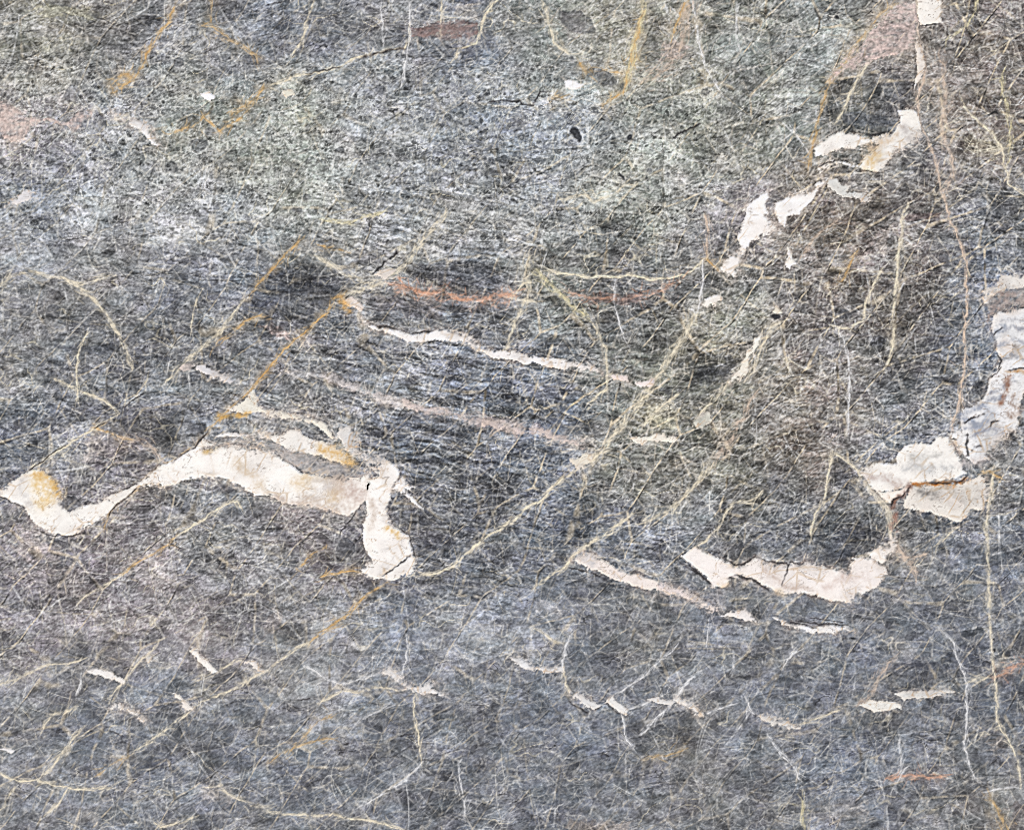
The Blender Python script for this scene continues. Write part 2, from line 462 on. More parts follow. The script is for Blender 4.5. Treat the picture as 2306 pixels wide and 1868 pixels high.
# kind, width px, strength, path
SEAMS = [
    ('O', 7, .75, "00: 1430 0 1340 200 1250 310 1180 430 1140 540 1080 600 980 700 900 740"),
    ('O', 13, .8, "00: 1100 590 1000 610 920 640 960 690"),
    ('O', 12, .8, "00: 2143 690 2060 780 1960 860 1870 920 1850 960"),
    ('O', 6, .85, "00: 1960 940 1860 1000 1760 1050 1700 1000 1640 930 1560 1000 1480 1040 1380 1070"),
    ('C', 5, .6, "10: 0 690 130 650 250 600 420 580 600 530 680 480 760 455 880 430 960 400 1100 390 1140 320 1150 240"),
    ('O', 7, .6, "00: 1700 0 1690 180 1630 205 1700 220 1780 260 1850 320 1950 360 2050 460 2080 550"),
    ('C', 6, .55, "10: 380 0 350 100 310 260 270 350 190 480"),
    ('C', 7, .65, "10: 1860 0 1790 80 1750 150 1720 270 1690 340 1560 400 1500 480"),
    ('W', 4, .5, "10: 1150 0 1150 200 1140 350 1110 600 1090 700"),
    ('C', 5, .5, "10: 1410 0 1410 200 1400 300"),
    ('W', 4, .45, "10: 920 60 940 250 945 390"),
    ('C', 9, .65, "20: 70 0 110 120 150 250 190 370 300 430"),
    ('Y', 14, .7, "20: 900 0 880 150 830 280 810 430 780 560 750 680"),
    ('O', 8, .7, "20: 890 60 840 260 800 440 760 650 720 740 620 800 560 890"),
    ('B', 26, .5, "20: 1240 0 1230 200 1200 350 1120 480 1000 600 880 650"),
    ('O', 7, .7, "20: 1230 0 1170 170 1120 290"),
    ('O', 9, .75, "20: 540 555 620 570 690 590"),
    ('O', 18, .6, "20: 380 500 420 570 450 600"),
    ('O', 14, .55, "20: 110 800 200 790 250 780"),
    ('W', 4, .55, "20: 1280 0 1320 200 1350 400 1400 560 1480 690 1550 830"),
    ('W', 4, .45, "20: 1640 0 1640 260 1660 400"),
    ('C', 10, .5, "20: 250 1600 400 1560 500 1620 640 1560 750 1490 860 1480"),
    ('O', 10, .6, "30: 1090 30 990 130 880 250 780 380 700 500 600 630 560 700"),
    ('C', 7, .65, "30: 900 480 860 560 760 720 690 880 640 980"),
    ('O', 5, .7, "30: 560 690 500 900 460 1060 430 1230 400 1400"),
    ('B', 6, .7, "30: 1290 140 1290 290 1340 500 1350 620 1290 800 1300 950 1320 1030 1360 1130 1420 1240 1450 1400 1490 1560 1530 1714 31: 1540 120 1590 200 1640 340 1680 480 1680 640 1690 800 1680 950 1660 1050 1665 1200 1660 1400 1630 1560 1600 1680 32: 1570 100 1550 230"),
    ('B', 16, .55, "30: 1470 440 1500 560 1510 750 1490 950 1490 1040 1510 1150 1570 1260 1570 1420 1500 1540"),
    ('C', 5, .6, "30: 1620 740 1690 900 1780 980 1900 1080 1960 1180 2000 1370 2020 1480 2143 1560 2300 1640"),
    ('Y', 9, .5, "30: 1980 580 1960 640 2000 780 2030 1060 2020 1300"),
    ('Y', 7, .45, "30: 1780 0 1750 100 1680 200 1560 300"),
    ('C', 7, .7, "31: 1210 0 1160 120 1160 240 1140 400 1120 560 1110 700 1095 850 1085 1000 1090 1100 1070 1200 1040 1300 1020 1350"),
    ('C', 7, .6, "31: 990 540 930 640 890 740 870 850 840 930 740 990 650 990"),
    ('W', 4, .55, "31: 640 1000 690 1100 720 1200 740 1350 740 1500 730 1700 32: 710 200"),
    ('O', 6, .6, "31: 830 340 780 400 730 500 700 590 650 650"),
    ('B', 7, .5, "31: 630 130 540 200 440 300 350 420"),
    ('C', 15, .7, "21: 1330 870 1260 970 1220 1060 1160 1150 1080 1260 1000 1390 940 1470 870 1580 780 1680"),
    ('C', 14, .75, "22: 780 30 720 120 640 220 580 330 480 410 370 470"),
    ('C', 8, .7, "22: 370 470 240 570 150 650 60 740 0 770 12: 2080 800 1960 920 1800 1010 1680 1100 1560 1210 1490 1280 1330 1330 1180 1340"),
    ('C', 9, .7, "21: 1590 1430 1470 1560 1380 1640 1330 1714"),
    ('C', 7, .7, "21: 1180 1510 1090 1590 1000 1660 22: 930 90 880 150"),
    ('C', 11, .65, "21: 1990 940 1920 1000 1860 1080 1830 1200 1790 1300 1720 1380"),
    ('B', 9, .6, "21: 1830 1490 1740 1580 1700 1714 22: 1660 100 1620 210 1540 320 1450 440"),
    ('C', 11, .6, "22: 1450 440 1360 540 1290 620 1220 700 1140 790 1040 850 930 890 860 920"),
    ('C', 8, .7, "22: 830 830 700 920 610 1000 500 1050 400 1120 330 1180 270 1260 180 1310 80 1390 0 1440"),
    ('C', 6, .55, "22: 1880 650 1760 740 1620 760 1540 860 1480 960 1400 1050 1300 1110"),
    ('C', 6, .65, "32: 600 350 575 480 560 600 530 750 470 850 440 950 430 1040"),
    ('C', 5, .6, "32: 600 350 700 395 780 470 840 560"),
    ('O', 6, .75, "11: 300 250 200 350 90 480 0 580 01: 2060 660 2000 750"),
    ('C', 9, .6, "01: 2000 750 1940 800 1850 920 1750 1040 1650 1130 1560 1210 1480 1280 1440 1320 1400 1380 1280 1450"),
    ('O', 6, .65, "01: 2143 890 2020 920 1950 960 1880 1020 1780 1090 1700 1150"),
    ('C', 6, .65, "02: 980 30 880 90 760 160 690 200 580 260 480 330 400 380 290 450 230 490"),
    ('C', 14, .6, "11: 1460 30 1400 130 1330 210 1220 340 1150 440 1060 530 960 610"),
    ('C', 12, .6, "11: 960 610 840 660 740 700 640 720"),
    ('O', 4, .95, "11: 640 720 560 790 500 850 410 930 330 1010 220 1100 140 1170 60 1280 0 1350 01: 2080 1400 2030 1480 1940 1560 1850 1640 02: 1800 40 1740 110 1680 190"),
    ('O', 4, .6, "02: 1680 190 1560 290 1480 360 1390 430 1280 490 1170 580 1090 640 1000 720 920 790 870 860 840 930 830 990"),
    ('C', 12, .6, "11: 390 400 480 470 570 520 660 580 770 620 860 640"),
    ('O', 5, .7, "11: 430 330 560 370 680 390"),
    ('Y', 8, .5, "11: 430 130 560 130 680 150 800 100 950 60"),
    ('C', 11, .65, "11: 2110 400 2090 560 2110 720 2060 850 2000 930 1960 1050 1930 1160 1830 1240"),
    ('C', 8, .55, "11: 2143 620 2060 640 1960 760 21: 40 780"),
    ('Y', 12, .65, "21: 0 500 80 590 150 660 220 720 300 800 380 860 440 930"),
    ('C', 6, .6, "21: 440 930 500 990 540 1080 590 1160 590 1280 610 1380 590 1480 500 1560 440 1640"),
    ('C', 5, .85, "21: 100 530 270 560 450 580 640 580 800 565 960 600 1100 585 1220 570 1290 530 1350 470 1390 430"),
    ('B', 7, .65, "21: 1390 430 1400 300 1410 150 1380 70"),
    ('O', 5, .7, "21: 1390 430 1450 490 1510 540"),
    ('W', 4, .5, "21: 1370 450 1365 640 1340 800 1310 900"),
    ('S', 15, .8, "11: 990 620 1080 655 1170 690 1300 720 1450 725 1600 765 1750 765 1900 735 2040 730"),
    ('S', 11, .40, "21: 240 700 400 730 560 770 760 750 900 720 1050 690 1200 600"),
    ('W', 4, .5, "21: 660 640 660 800 690 950 720 1060"),
    ('C', 9, .6, "01: 540 610 640 670 740 750 830 850 890 940 950 1040 1010 1160 1050 1260 1080 1340"),
    ('C', 10, .5, "01: 0 660 90 580 220 540 380 570 540 610 640 640 760 610 900 560"),
    ('C', 5, .55, "01: 700 1040 660 1120 620 1220 620 1470 620 1600"),
    ('C', 6, .6, "01: 410 1390 520 1450 620 1490 740 1540 850 1580 920 1630"),
    ('C', 4, .5, "01: 1590 760 1540 920 1540 1000"),
    ('O', 8, .6, "02: 760 150 830 180 900 195 1000 240"),
    ('B', 10, .6, "02: 1000 240 1120 250 1230 330 1290 400 1350 440"),
    ('C', 5, .7, "02: 1960 830 1900 745 1810 760 1740 830 1600 900 1500 970 1420 1020"),
    ('O', 4, .7, "02: 1420 1020 1330 1100 1250 1160 1130 1220 1040 1280 960 1350"),
    ('C', 5, .5, "02: 960 1350 870 1400 700 1500 620 1570"),
    ('O', 6, .8, "12: 980 1400 880 1440 780 1520 700 1600 620 1680 560 1714 13: 490 100 360 190"),
    ('C', 5, .6, "13: 360 190 260 240 180 300 90 360 0 430 03: 2000 510 1900 570 1800 620 1680 660 1620 690"),
    ('C', 5, .6, "03: 1620 690 1550 740 1430 830 1340 900 1220 1000 1060 1090"),
    ('O', 7, .4, "03: 1060 1090 940 1170 820 1240 760 1290"),
    ('O', 6, .8, "12: 760 1320 680 1290 560 1320 480 1330 420 1370"),
    ('O', 4, .55, "12: 500 1110 350 1190 240 1310"),
    ('C', 5, .7, "03: -100 1240 0 1260 100 1300 190 1325 330 1320 480 1360 600 1385 750 1390 880 1375 940 1340"),
    ('C', 8, .55, "03: 560 1390 490 1470 420 1540 360 1600"),
    ('C', 6, .5, "03: 130 1340 80 1430 30 1530 -60 1620"),
    ('C', 8, .55, "03: 680 880 600 960 530 1060 480 1130 400 1220 330 1290"),
    ('C', 8, .5, "03: 640 690 520 760 420 800 360 860 320 960"),
    ('W', 5, .6, "03: 665 440 655 540 610 640"),
    ('C', 6, .55, "03: -80 550 0 540 120 510 260 440 380 390 560 380 670 340"),
    ('C', 5, .65, "03: 1250 240 1180 320 1130 340 1060 430 990 520 940 590 860 690"),
    ('C', 5, .55, "03: 1720 450 1620 490 1550 530"),
    ('C', 6, .5, "03: 1760 430 1880 370 1950 350"),
    ('C', 10, .5, "03: 1640 1370 1760 1360 1850 1420 1990 1500 2143 1530"),
    ('C', 6, .65, "13: 0 1560 150 1580 350 1600 520 1600 700 1620 900 1650 1020 1680 1090 1714"),
    ('C', 5, .6, "03: 1240 1640 1300 1700 1430 1660 1580 1610"),
    ('W', 4, .6, "13: 1130 130 1145 250 1130 350 1090 440"),
    ('C', 5, .65, "13: 1190 600 1190 760 1210 900 1230 1040 1250 1150"),
    ('W', 6, .55, "13: 940 440 820 480 720 520 600 540 500 510 400 450 300 390"),
    ('C', 6, .5, "13: 1080 590 900 570 700 610 600 600 540 630 420 690"),
    ('O', 6, .5, "13: 0 1190 80 1130 180 1080 280 1030 420 990 540 970"),
    ('O', 4, .5, "13: 180 1080 240 1020 310 940 420 840 560 770"),
    ('W', 4, .5, "13: 1000 680 930 740 780 820 700 880"),
    ('W', 5, .5, "13: 700 1560 900 1440 1080 1330 1180 1250 1270 1160 1340 1140"),
    ('W', 4, .45, "13: 1540 1200 1560 1350 1600 1520 1600 1640"),
    ('W', 5, .7, "23: 310 130 260 250 240 350 240 450"),
    ('C', 6, .65, "23: 240 450 270 550 300 610"),
    ('C', 6, .5, "23: 0 80 80 130 160 190 220 220"),
    ('W', 5, .75, "23: 720 800 740 920 760 1000 820 1080"),
    ('W', 5, .55, "23: 760 740 820 720 960 680"),
    ('W', 6, .7, "23: 1290 470 1230 540 1170 610 1130 690 1050 780 940 860 850 950"),
    ('W', 4, .5, "23: 640 640 760 570 870 490 980 400 1040 330 1150 240"),
    ('W', 5, .55, "23: 1400 770 1500 740 1620 700"),
    ('W', 5, .5, "23: 1720 640 1740 740 1780 780"),
    ('W', 4, .45, "23: 1430 0 1410 150 1390 250"),
    ('W', 4, .4, "23: 1610 300 1610 480"),
    ('O', 6, .5, "23: 880 1140 1060 1120 1170 1090 1250 1050"),
    ('W', 4, .45, "23: 270 1490 150 1550 0 1600"),
    ('C', 5, .65, "33: 1870 0 1880 150 1890 300 1900 420 1920 560 1920 700 1930 830 2000 950 2060 1070 2090 1180 2110 1270 2120 1360"),
    ('W', 5, .6, "33: 1470 100 1580 220 1610 350 1660 450 1690 550 1680 700 1680 850 1660 1000 1690 1150 1740 1300"),
    ('B', 9, .6, "33: 1140 290 1060 360 990 460 940 560 890 640 820 700"),
    ('W', 5, .6, "33: 1140 980 1150 1130 1150 1260 1110 1350"),
    ('S', 14, .55, "33: 2220 350 2143 380 2060 410 1960 450 1900 490"),
    ('C', 16, .45, "33: 1840 480 1760 510 1710 520"),
    ('C', 10, .5, "33: 1960 880 1860 920 1760 960 1720 1010"),
    ('C', 6, .55, "33: 350 860 450 820 560 790 680 740"),
    ('S', 9, .6, "33: 1020 1300 1150 1280 1300 1280 1400 1290 1530 1280"),
    ('O', 13, .65, "33: 1850 1430 1900 1500 1940 1590 1990 1700 2010 1760"),
    ('Y', 11, .55, "33: 350 1460 370 1560 370 1700"),
    ('W', 5, .55, "33: 80 960 150 1050 220 1130 300 1200 340 1330"),
    ('W', 4, .7, "33: 210 400 270 310 310 270"),
    ('C', 8, .6, "32: 1890 470 1880 650 1860 800 1830 950 1860 1100 1850 1250 1860 1400 1870 1600 1860 1714"),
    ('C', 5, .5, "32: 1620 930 1530 1010 1450 1090"),
    ('B', 13, .6, "32: 1110 1090 1180 1200 1260 1300 1300 1330"),
    ('B', 8, .5, "32: 1130 1190 1260 1210 1370 1150"),
    ('O', 8, .65, "32: 1790 500 1900 520 1960 550"),
    ('C', 22, .6, "32: 840 560 950 700 1040 800 1070 900 1080 1060"),
    ('W', 6, .5, "33: 1870 1400 1960 1380 2080 1360"),
]
CRACKS = [
    (3, "01: 980 1640 1080 1560 1160 1520"), (3, "10: 340 585 600 535"), (4, "10: 760 460 880 430 980 400 1110 390"),
    (4, "10: 1780 820 1920 810 2040 812 2060 840 2143 850 20: 60 745 130 740"), (4, "20: 1120 1120 1200 1050 1270 1025 1340 1000"),
    (4, "22: 290 1270 450 1300 560 1370 650 1420"), (5, "22: 1170 1240 1290 1300 1400 1370 1440 1410"),
    (4, "22: 1560 1370 1640 1340 1760 1360 1850 1420 1900 1470"), (4, "22: 1510 1190 1640 1265 1720 1240 1800 1180"),
    (3, "22: 1800 1190 1960 1240 2040 1245 2060 1270"),
    (4, "32: 1650 110 1740 70 1820 40"), (4, "32: 1870 180 1880 110 1950 95"), (5, "32: 1660 210 1690 210 1680 290 1695 370 1640 390"),
    (5, "32: 1720 350 1750 310 1810 290"), (3, "32: 1570 240 1610 245"), (3, "31: 1900 1050 1930 1010 1970 990"),
    (3, "31: 1920 1200 1960 1250 1930 1330"), (4, "31: 2010 1330 2130 1310 2240 1320"), (3, "31: 1880 1400 1930 1360 1960 1300"),
    (4, "11: 880 970 1000 990 1100 1020 1170 1045 1250 1030 1370 1010"), (3, "30: 890 1085 1000 1080 1080 1070"),
    (4, "02: 20 715 120 770 200 800"), (3, "02: 320 985 440 1025 560 1030 640 1000"), (3, "12: 930 1340 1050 1260 1180 1160"),
    (4, "02: 1680 190 1560 300 1480 360 1390 430"), (4, "02: 1150 580 1000 640"), (3, "02: 1100 640 1010 720 930 780 870 870"),
    (5, "11: 840 570 900 520 960 470 1060 380"), (3, "13: 240 660 350 660"), (3, "13: 620 1020 690 1010"), (3, "13: 1080 960 1180 930"),
    (3, "13: 1250 1160 1340 1140"), (4, "23: 300 690 450 780"), (3, "23: 500 750 560 710"), (4, "23: 580 700 700 790"),
    (3, "33: 300 30 500 60 760 80"), (3, "33: 250 40 480 95"), (3, "33: 400 0 560 30 700 50"), (4, "32: 245 1265 225 1340 195 1410"),
    (3, "32: 245 1265 280 1240 340 1260"), (3, "12: 770 770 720 840 650 930 590 1030"), (3, "02: 230 480 400 380 520 290"),
    (3, "03: 870 910 1000 970"), (3, "22: 1180 1240 1240 1240 1350 1330"), (3, "30: 1310 205 1470 190"), (3, "02: 880 90 760 160"),
    (4, "32: 1070 780 1100 720 1170 700 1215 640"), (4, "32: 1380 590 1500 600 1650 580 1700 540"), (3, "30: 470 1350 560 1290 650 1290 720 1300"),
    (3, "11: 1060 1700 1110 1620"), (3, "10: 0 40 60 30 120 20"), (4, "12: 1030 940 1100 985 1140 1015"), (3, "12: 1140 1010 1165 1100 1195 1190"),
]
# dark or coloured bands: colour, half-width, strength, path
BANDS = [
    ((48, 52, 60), 7, .75, "12: 1100 435 1250 425 1450 410 1600 395"), ((40, 42, 48), 6, .7, "12: 1620 425 1690 440"),
    ((62, 66, 74), 10, .6, "11: 80 700 350 690 620 690"), ((62, 66, 74), 9, .55, "11: 150 640 600 660"),
    ((58, 62, 72), 9, .55, "01: 430 1140 700 1150 1000 1140"), ((60, 64, 74), 8, .5, "01: 700 1185 950 1180"), ((60, 64, 72), 6, .55, "01: 1050 1230 1400 1240"),
    ((52, 54, 60), 14, .6, "21: 1310 1375 1500 1330 1640 1270"), ((50, 52, 60), 9, .6, "21: 1000 1490 1160 1530"),
    ((42, 46, 50), 9, .85, "33: 1630 120 1720 125 1840 110"), ((52, 56, 62), 6, .7, "33: 1310 660 1450 675 1670 680"), ((66, 70, 80), 6, .55, "33: 1140 360 1330 380 1540 390"),
    ((48, 50, 52), 7, .6, "02: 1560 110 1680 185"), ((72, 70, 76), 7, .55, "02: 1500 610 1700 640 1900 660"),
    ((112, 92, 90), 15, .6, "10: 1150 255 1400 260 1700 270"), ((82, 66, 64), 6, .55, "10: 1150 225 1400 215 1600 180 1690 185"),
    ((74, 82, 96), 20, .5, "30: 660 980 900 950 1090 990"), ((84, 68, 66), 10, .65, "31: 1180 115 1330 110 1480 100"), ((60, 54, 54), 6, .5, "31: 1420 395 1620 400"),
    ((100, 78, 76), 12, .55, "21: 400 780 560 770 760 760 900 740"), ((72, 76, 82), 16, .4, "21: 1310 1400 1600 1350"),
    ((70, 72, 78), 16, .45, "11: 1060 1660 1200 1690 12: 1500 90"), ((80, 82, 90), 24, .4, "11: 1160 520 1500 560 1900 600"),
    ((92, 84, 86), 22, .4, "11: 820 760 1100 830 1500 830"), ((76, 80, 92), 30, .4, "32: 60 600 150 650 170 720"), ((70, 74, 86), 18, .45, "32: 580 1080 700 1180 640 1240"),
    ((66, 70, 78), 20, .45, "32: 640 500 720 600"), ((74, 78, 90), 12, .45, "31: 900 1100 1050 1110"), ((62, 60, 62), 16, .45, "31: 930 640 1080 680"),
    ((120, 96, 90), 14, .35, "12: 1700 110 1900 160 2040 170"), ((86, 88, 98), 13, .45, "12: 0 1000 120 1000 260 1040"), ((78, 80, 86), 18, .4, "12: 600 1120 760 1060"),
    ((72, 76, 84), 22, .4, "23: 740 880 900 950 820 1020"), ((76, 80, 86), 20, .4, "30: 1640 180 1760 240"), ((70, 60, 60), 30, .5, "33: 2040 1560 2143 1600"),
    ((84, 82, 84), 9, .45, "31: 740 1010 900 1080"), ((72, 74, 80), 10, .45, "33: 230 400 400 420"), ((100, 88, 86), 30, .35, "20: 220 180 420 220"),
    ((66, 70, 72), 8, .5, "13: 700 720 830 800"), ((78, 82, 92), 12, .4, "21: 20 1500 200 1560"), ((74, 78, 88), 26, .35, "12: 1060 60 1300 130 1560 160"),
]
# blocks of darker or paler rock between the fractures: factor, outline
BLOCKS = [
    (.84, "11: 230 400 640 620 520 840 330 1010 60 1270 01: 2080 1400 1900 1590 1600 1714 02: 1680 190 1390 430 1000 240 790 150 980 30 01: 1160 1520 1480 1290 1750 1050 2000 750 2143 580"),
    (.74, "11: 120 530 350 420 500 480 640 600 620 700 500 860 400 930 180 930 50 860 20 720"),
    (.80, "11: 1180 420 1500 480 2000 440 2090 600 2080 720 1650 720 1300 680 1130 600"),
    (.78, "11: 800 760 950 660 1250 740 1500 770 1700 800 1990 800 1950 1100 1850 1170 1700 1080 1450 980 1200 1030 950 960 800 850"),
    (.82, "21: 440 930 1200 800 1300 900 1100 1180 950 1380 640 1360 590 1150"), (.86, "21: 0 1400 580 1420 800 1480 780 1660 22: 500 250 100 150 0 100"),
    (.84, "12: 1050 20 1640 110 1620 430 1100 440 900 200"), (.82, "12: 1000 640 1250 520 1900 560 2143 700 1800 990 1600 1150 1300 1250 1180 1100 980 850"),
    (.72, "32: 600 380 800 520 900 780 1000 930 1040 1100 800 1180 740 1300 450 1240 430 1000 540 700"),
    (.84, "22: 1480 430 1700 330 2000 380 32: 520 400 540 700 430 1000 250 1200 0 1150 22: 1640 1250 1400 1100 1600 750 1320 620"),
    (.78, "02: 900 100 1500 0 1700 180 1400 420 1200 330 1050 220"), (.86, "31: 1140 680 1660 640 1680 940 1640 1500 740 1600 760 1300 1050 1310"),
    (.84, "31: 200 160 480 60 1150 100 1140 240 850 300 600 560 300 600 250 350"), (.88, "03: 700 900 1000 750 1200 900 1100 1050 700 1300 500 1300 560 1060"),
    (.90, "03: 1500 780 2143 560 13: 300 1400 03: 1300 1300 1000 1150"), (.84, "13: 700 700 1100 640 1180 700 1240 1150 1000 1200 650 1000"),
    (.82, "13: 1250 620 2143 560 23: 280 700 200 900 13: 1500 900 1250 760"), (.80, "23: 730 800 1130 700 1300 800 1250 1040 850 1080 760 950"),
    (.84, "23: 1200 500 1400 480 1560 640 1400 740 1180 640"), (.87, "33: 1000 500 1600 380 1680 560 1680 1000 1600 1200 1200 1250 800 1100 700 800 1160 760"),
    (.88, "01: 0 700 400 640 900 940 1050 1260 1000 1600 600 1500 0 1350"), (1.10, "01: 1500 0 2143 0 11: 400 60 300 240 0 560 01: 1990 740 1700 700 1500 300"),
    (.86, "33: 1930 560 2200 540 2200 1150 2080 1080 1960 860"), (.84, "30: 640 520 1240 420 1270 640 1260 840 1130 870 1120 1020 900 1080 620 1060 480 1050"),
    (.80, "30: 500 1520 660 1480 900 1560 1280 1440 1420 1480 1500 1714 31: 1150 100 480 60"), (.88, "00: 900 0 1350 100 1150 420 800 500 350 500 100 420 200 300 560 330"),
    (.90, "10: 0 60 780 40 1120 120 1100 330 300 520 0 560"), (.88, "12: 560 1080 760 1000 830 1180 720 1260 500 1300"), (.86, "22: 330 1190 120 1350 0 1480 250 1620 640 1440"),
    (.84, "12: 1700 1120 2143 800 22: 300 500 560 640 380 1090 0 1400 12: 1720 1450"), (1.07, "13: 500 100 1700 0 2143 100 2143 330 1500 330 800 420"), (1.06, "12: 1300 1500 2143 1500 2143 1714 900 1714"),
    (.86, "32: 1150 880 1560 900 1640 940 1420 1150 1150 1180 1100 1000"), (.82, "21: 1650 1250 1560 1460 1420 1620 1180 1540 1000 1640 880 1620 1050 1430 1320 1360"),
]
# pale or coloured clouds: colour, half-width, strength, path
CLOUDS = [
    ((214, 190, 180), 30, .55, "20: 1150 330 1120 480"), ((206, 196, 176), 18, .45, "10: 1500 60 1620 90 1720 120"), ((200, 196, 160), 14, .5, "00: 250 70 420 90 600 110 760 110"),
    ((206, 206, 204), 16, .5, "00: 250 230 380 260 480 300"), ((196, 178, 166), 34, .4, "02: 700 260 900 330 1000 420"), ((196, 186, 150), 26, .4, "22: 880 60 1100 60 1200 40"),
    ((205, 190, 178), 30, .42, "13: 0 20 120 60"), ((214, 214, 210), 22, .4, "13: 1960 80 2143 120 23: 60 100"), ((200, 196, 186), 26, .4, "12: 430 890 560 900 640 960"),
    ((204, 186, 172), 26, .35, "02: 120 1080 300 1120 500 1200"), ((196, 182, 174), 40, .35, "02: 150 1300 500 1400 700 1330"), ((210, 202, 196), 14, .5, "02: 1040 1320 1200 1340 1380 1380"),
    ((204, 196, 160), 24, .4, "30: 1640 1150 1760 1180 1960 1220"), ((200, 198, 190), 24, .45, "11: 1420 0 1560 20 1700 60"), ((188, 186, 176), 22, .5, "11: 1760 120 1920 140 2100 160"),
    ((190, 190, 184), 12, .45, "21: 0 210 160 205 420 210"), ((212, 202, 186), 18, .45, "22: 240 260 380 260 500 300"), ((206, 184, 178), 12, .5, "22: 0 140 60 170"),
    ((208, 196, 190), 12, .6, "11: 500 1390 620 1440 740 1500"), ((214, 206, 202), 12, .65, "11: 870 1530 960 1570 1060 1610"), ((214, 196, 188), 16, .55, "12: 1660 70 1780 110 1900 130 2060 130"),
    ((198, 184, 176), 22, .35, "11: 60 1010 160 1060 400 1140"), ((214, 182, 170), 11, .45, "11: 0 980 100 1030 200 1070"), ((206, 200, 196), 12, .45, "11: 60 1330 220 1370 400 1400"),
    ((196, 192, 176), 22, .4, "11: 680 500 760 590 860 640"), ((206, 204, 196), 10, .5, "11: 1250 340 1350 380 1460 420"), ((196, 180, 168), 24, .4, "21: 960 620 1060 640 1150 600"),
    ((196, 180, 158), 26, .4, "22: 1480 100 1560 240 1480 340"), ((200, 188, 170), 20, .4, "22: 1220 380 1160 480"), ((186, 168, 150), 30, .3, "31: 980 280 1060 300"),
    ((204, 200, 196), 15, .5, "22: 0 1560 120 1620 240 1700"), ((208, 200, 196), 14, .5, "22: 1080 1440 1200 1480 1320 1530"), ((210, 206, 204), 16, .45, "22: 1440 1480 1500 1560 1500 1640"),
    ((188, 174, 158), 30, .3, "33: 420 1560 700 1540 900 1560"), ((186, 160, 134), 16, .35, "23: 240 1690 500 1700 800 1690"), ((196, 192, 186), 26, .35, "13: 640 200 800 280 900 330"),
    ((204, 198, 190), 18, .4, "33: 1020 180 1160 250 1260 330"), ((206, 192, 180), 22, .42, "03: 1600 1400 1720 1420 1900 1460"), ((204, 196, 182), 16, .45, "03: 560 1640 700 1610 820 1650"),
    ((202, 184, 168), 22, .4, "33: 1900 960 1960 1060"), ((204, 202, 198), 18, .4, "00: 350 1300 250 1420"), ((212, 214, 212), 14, .4, "10: 1100 480 1180 560"),
]

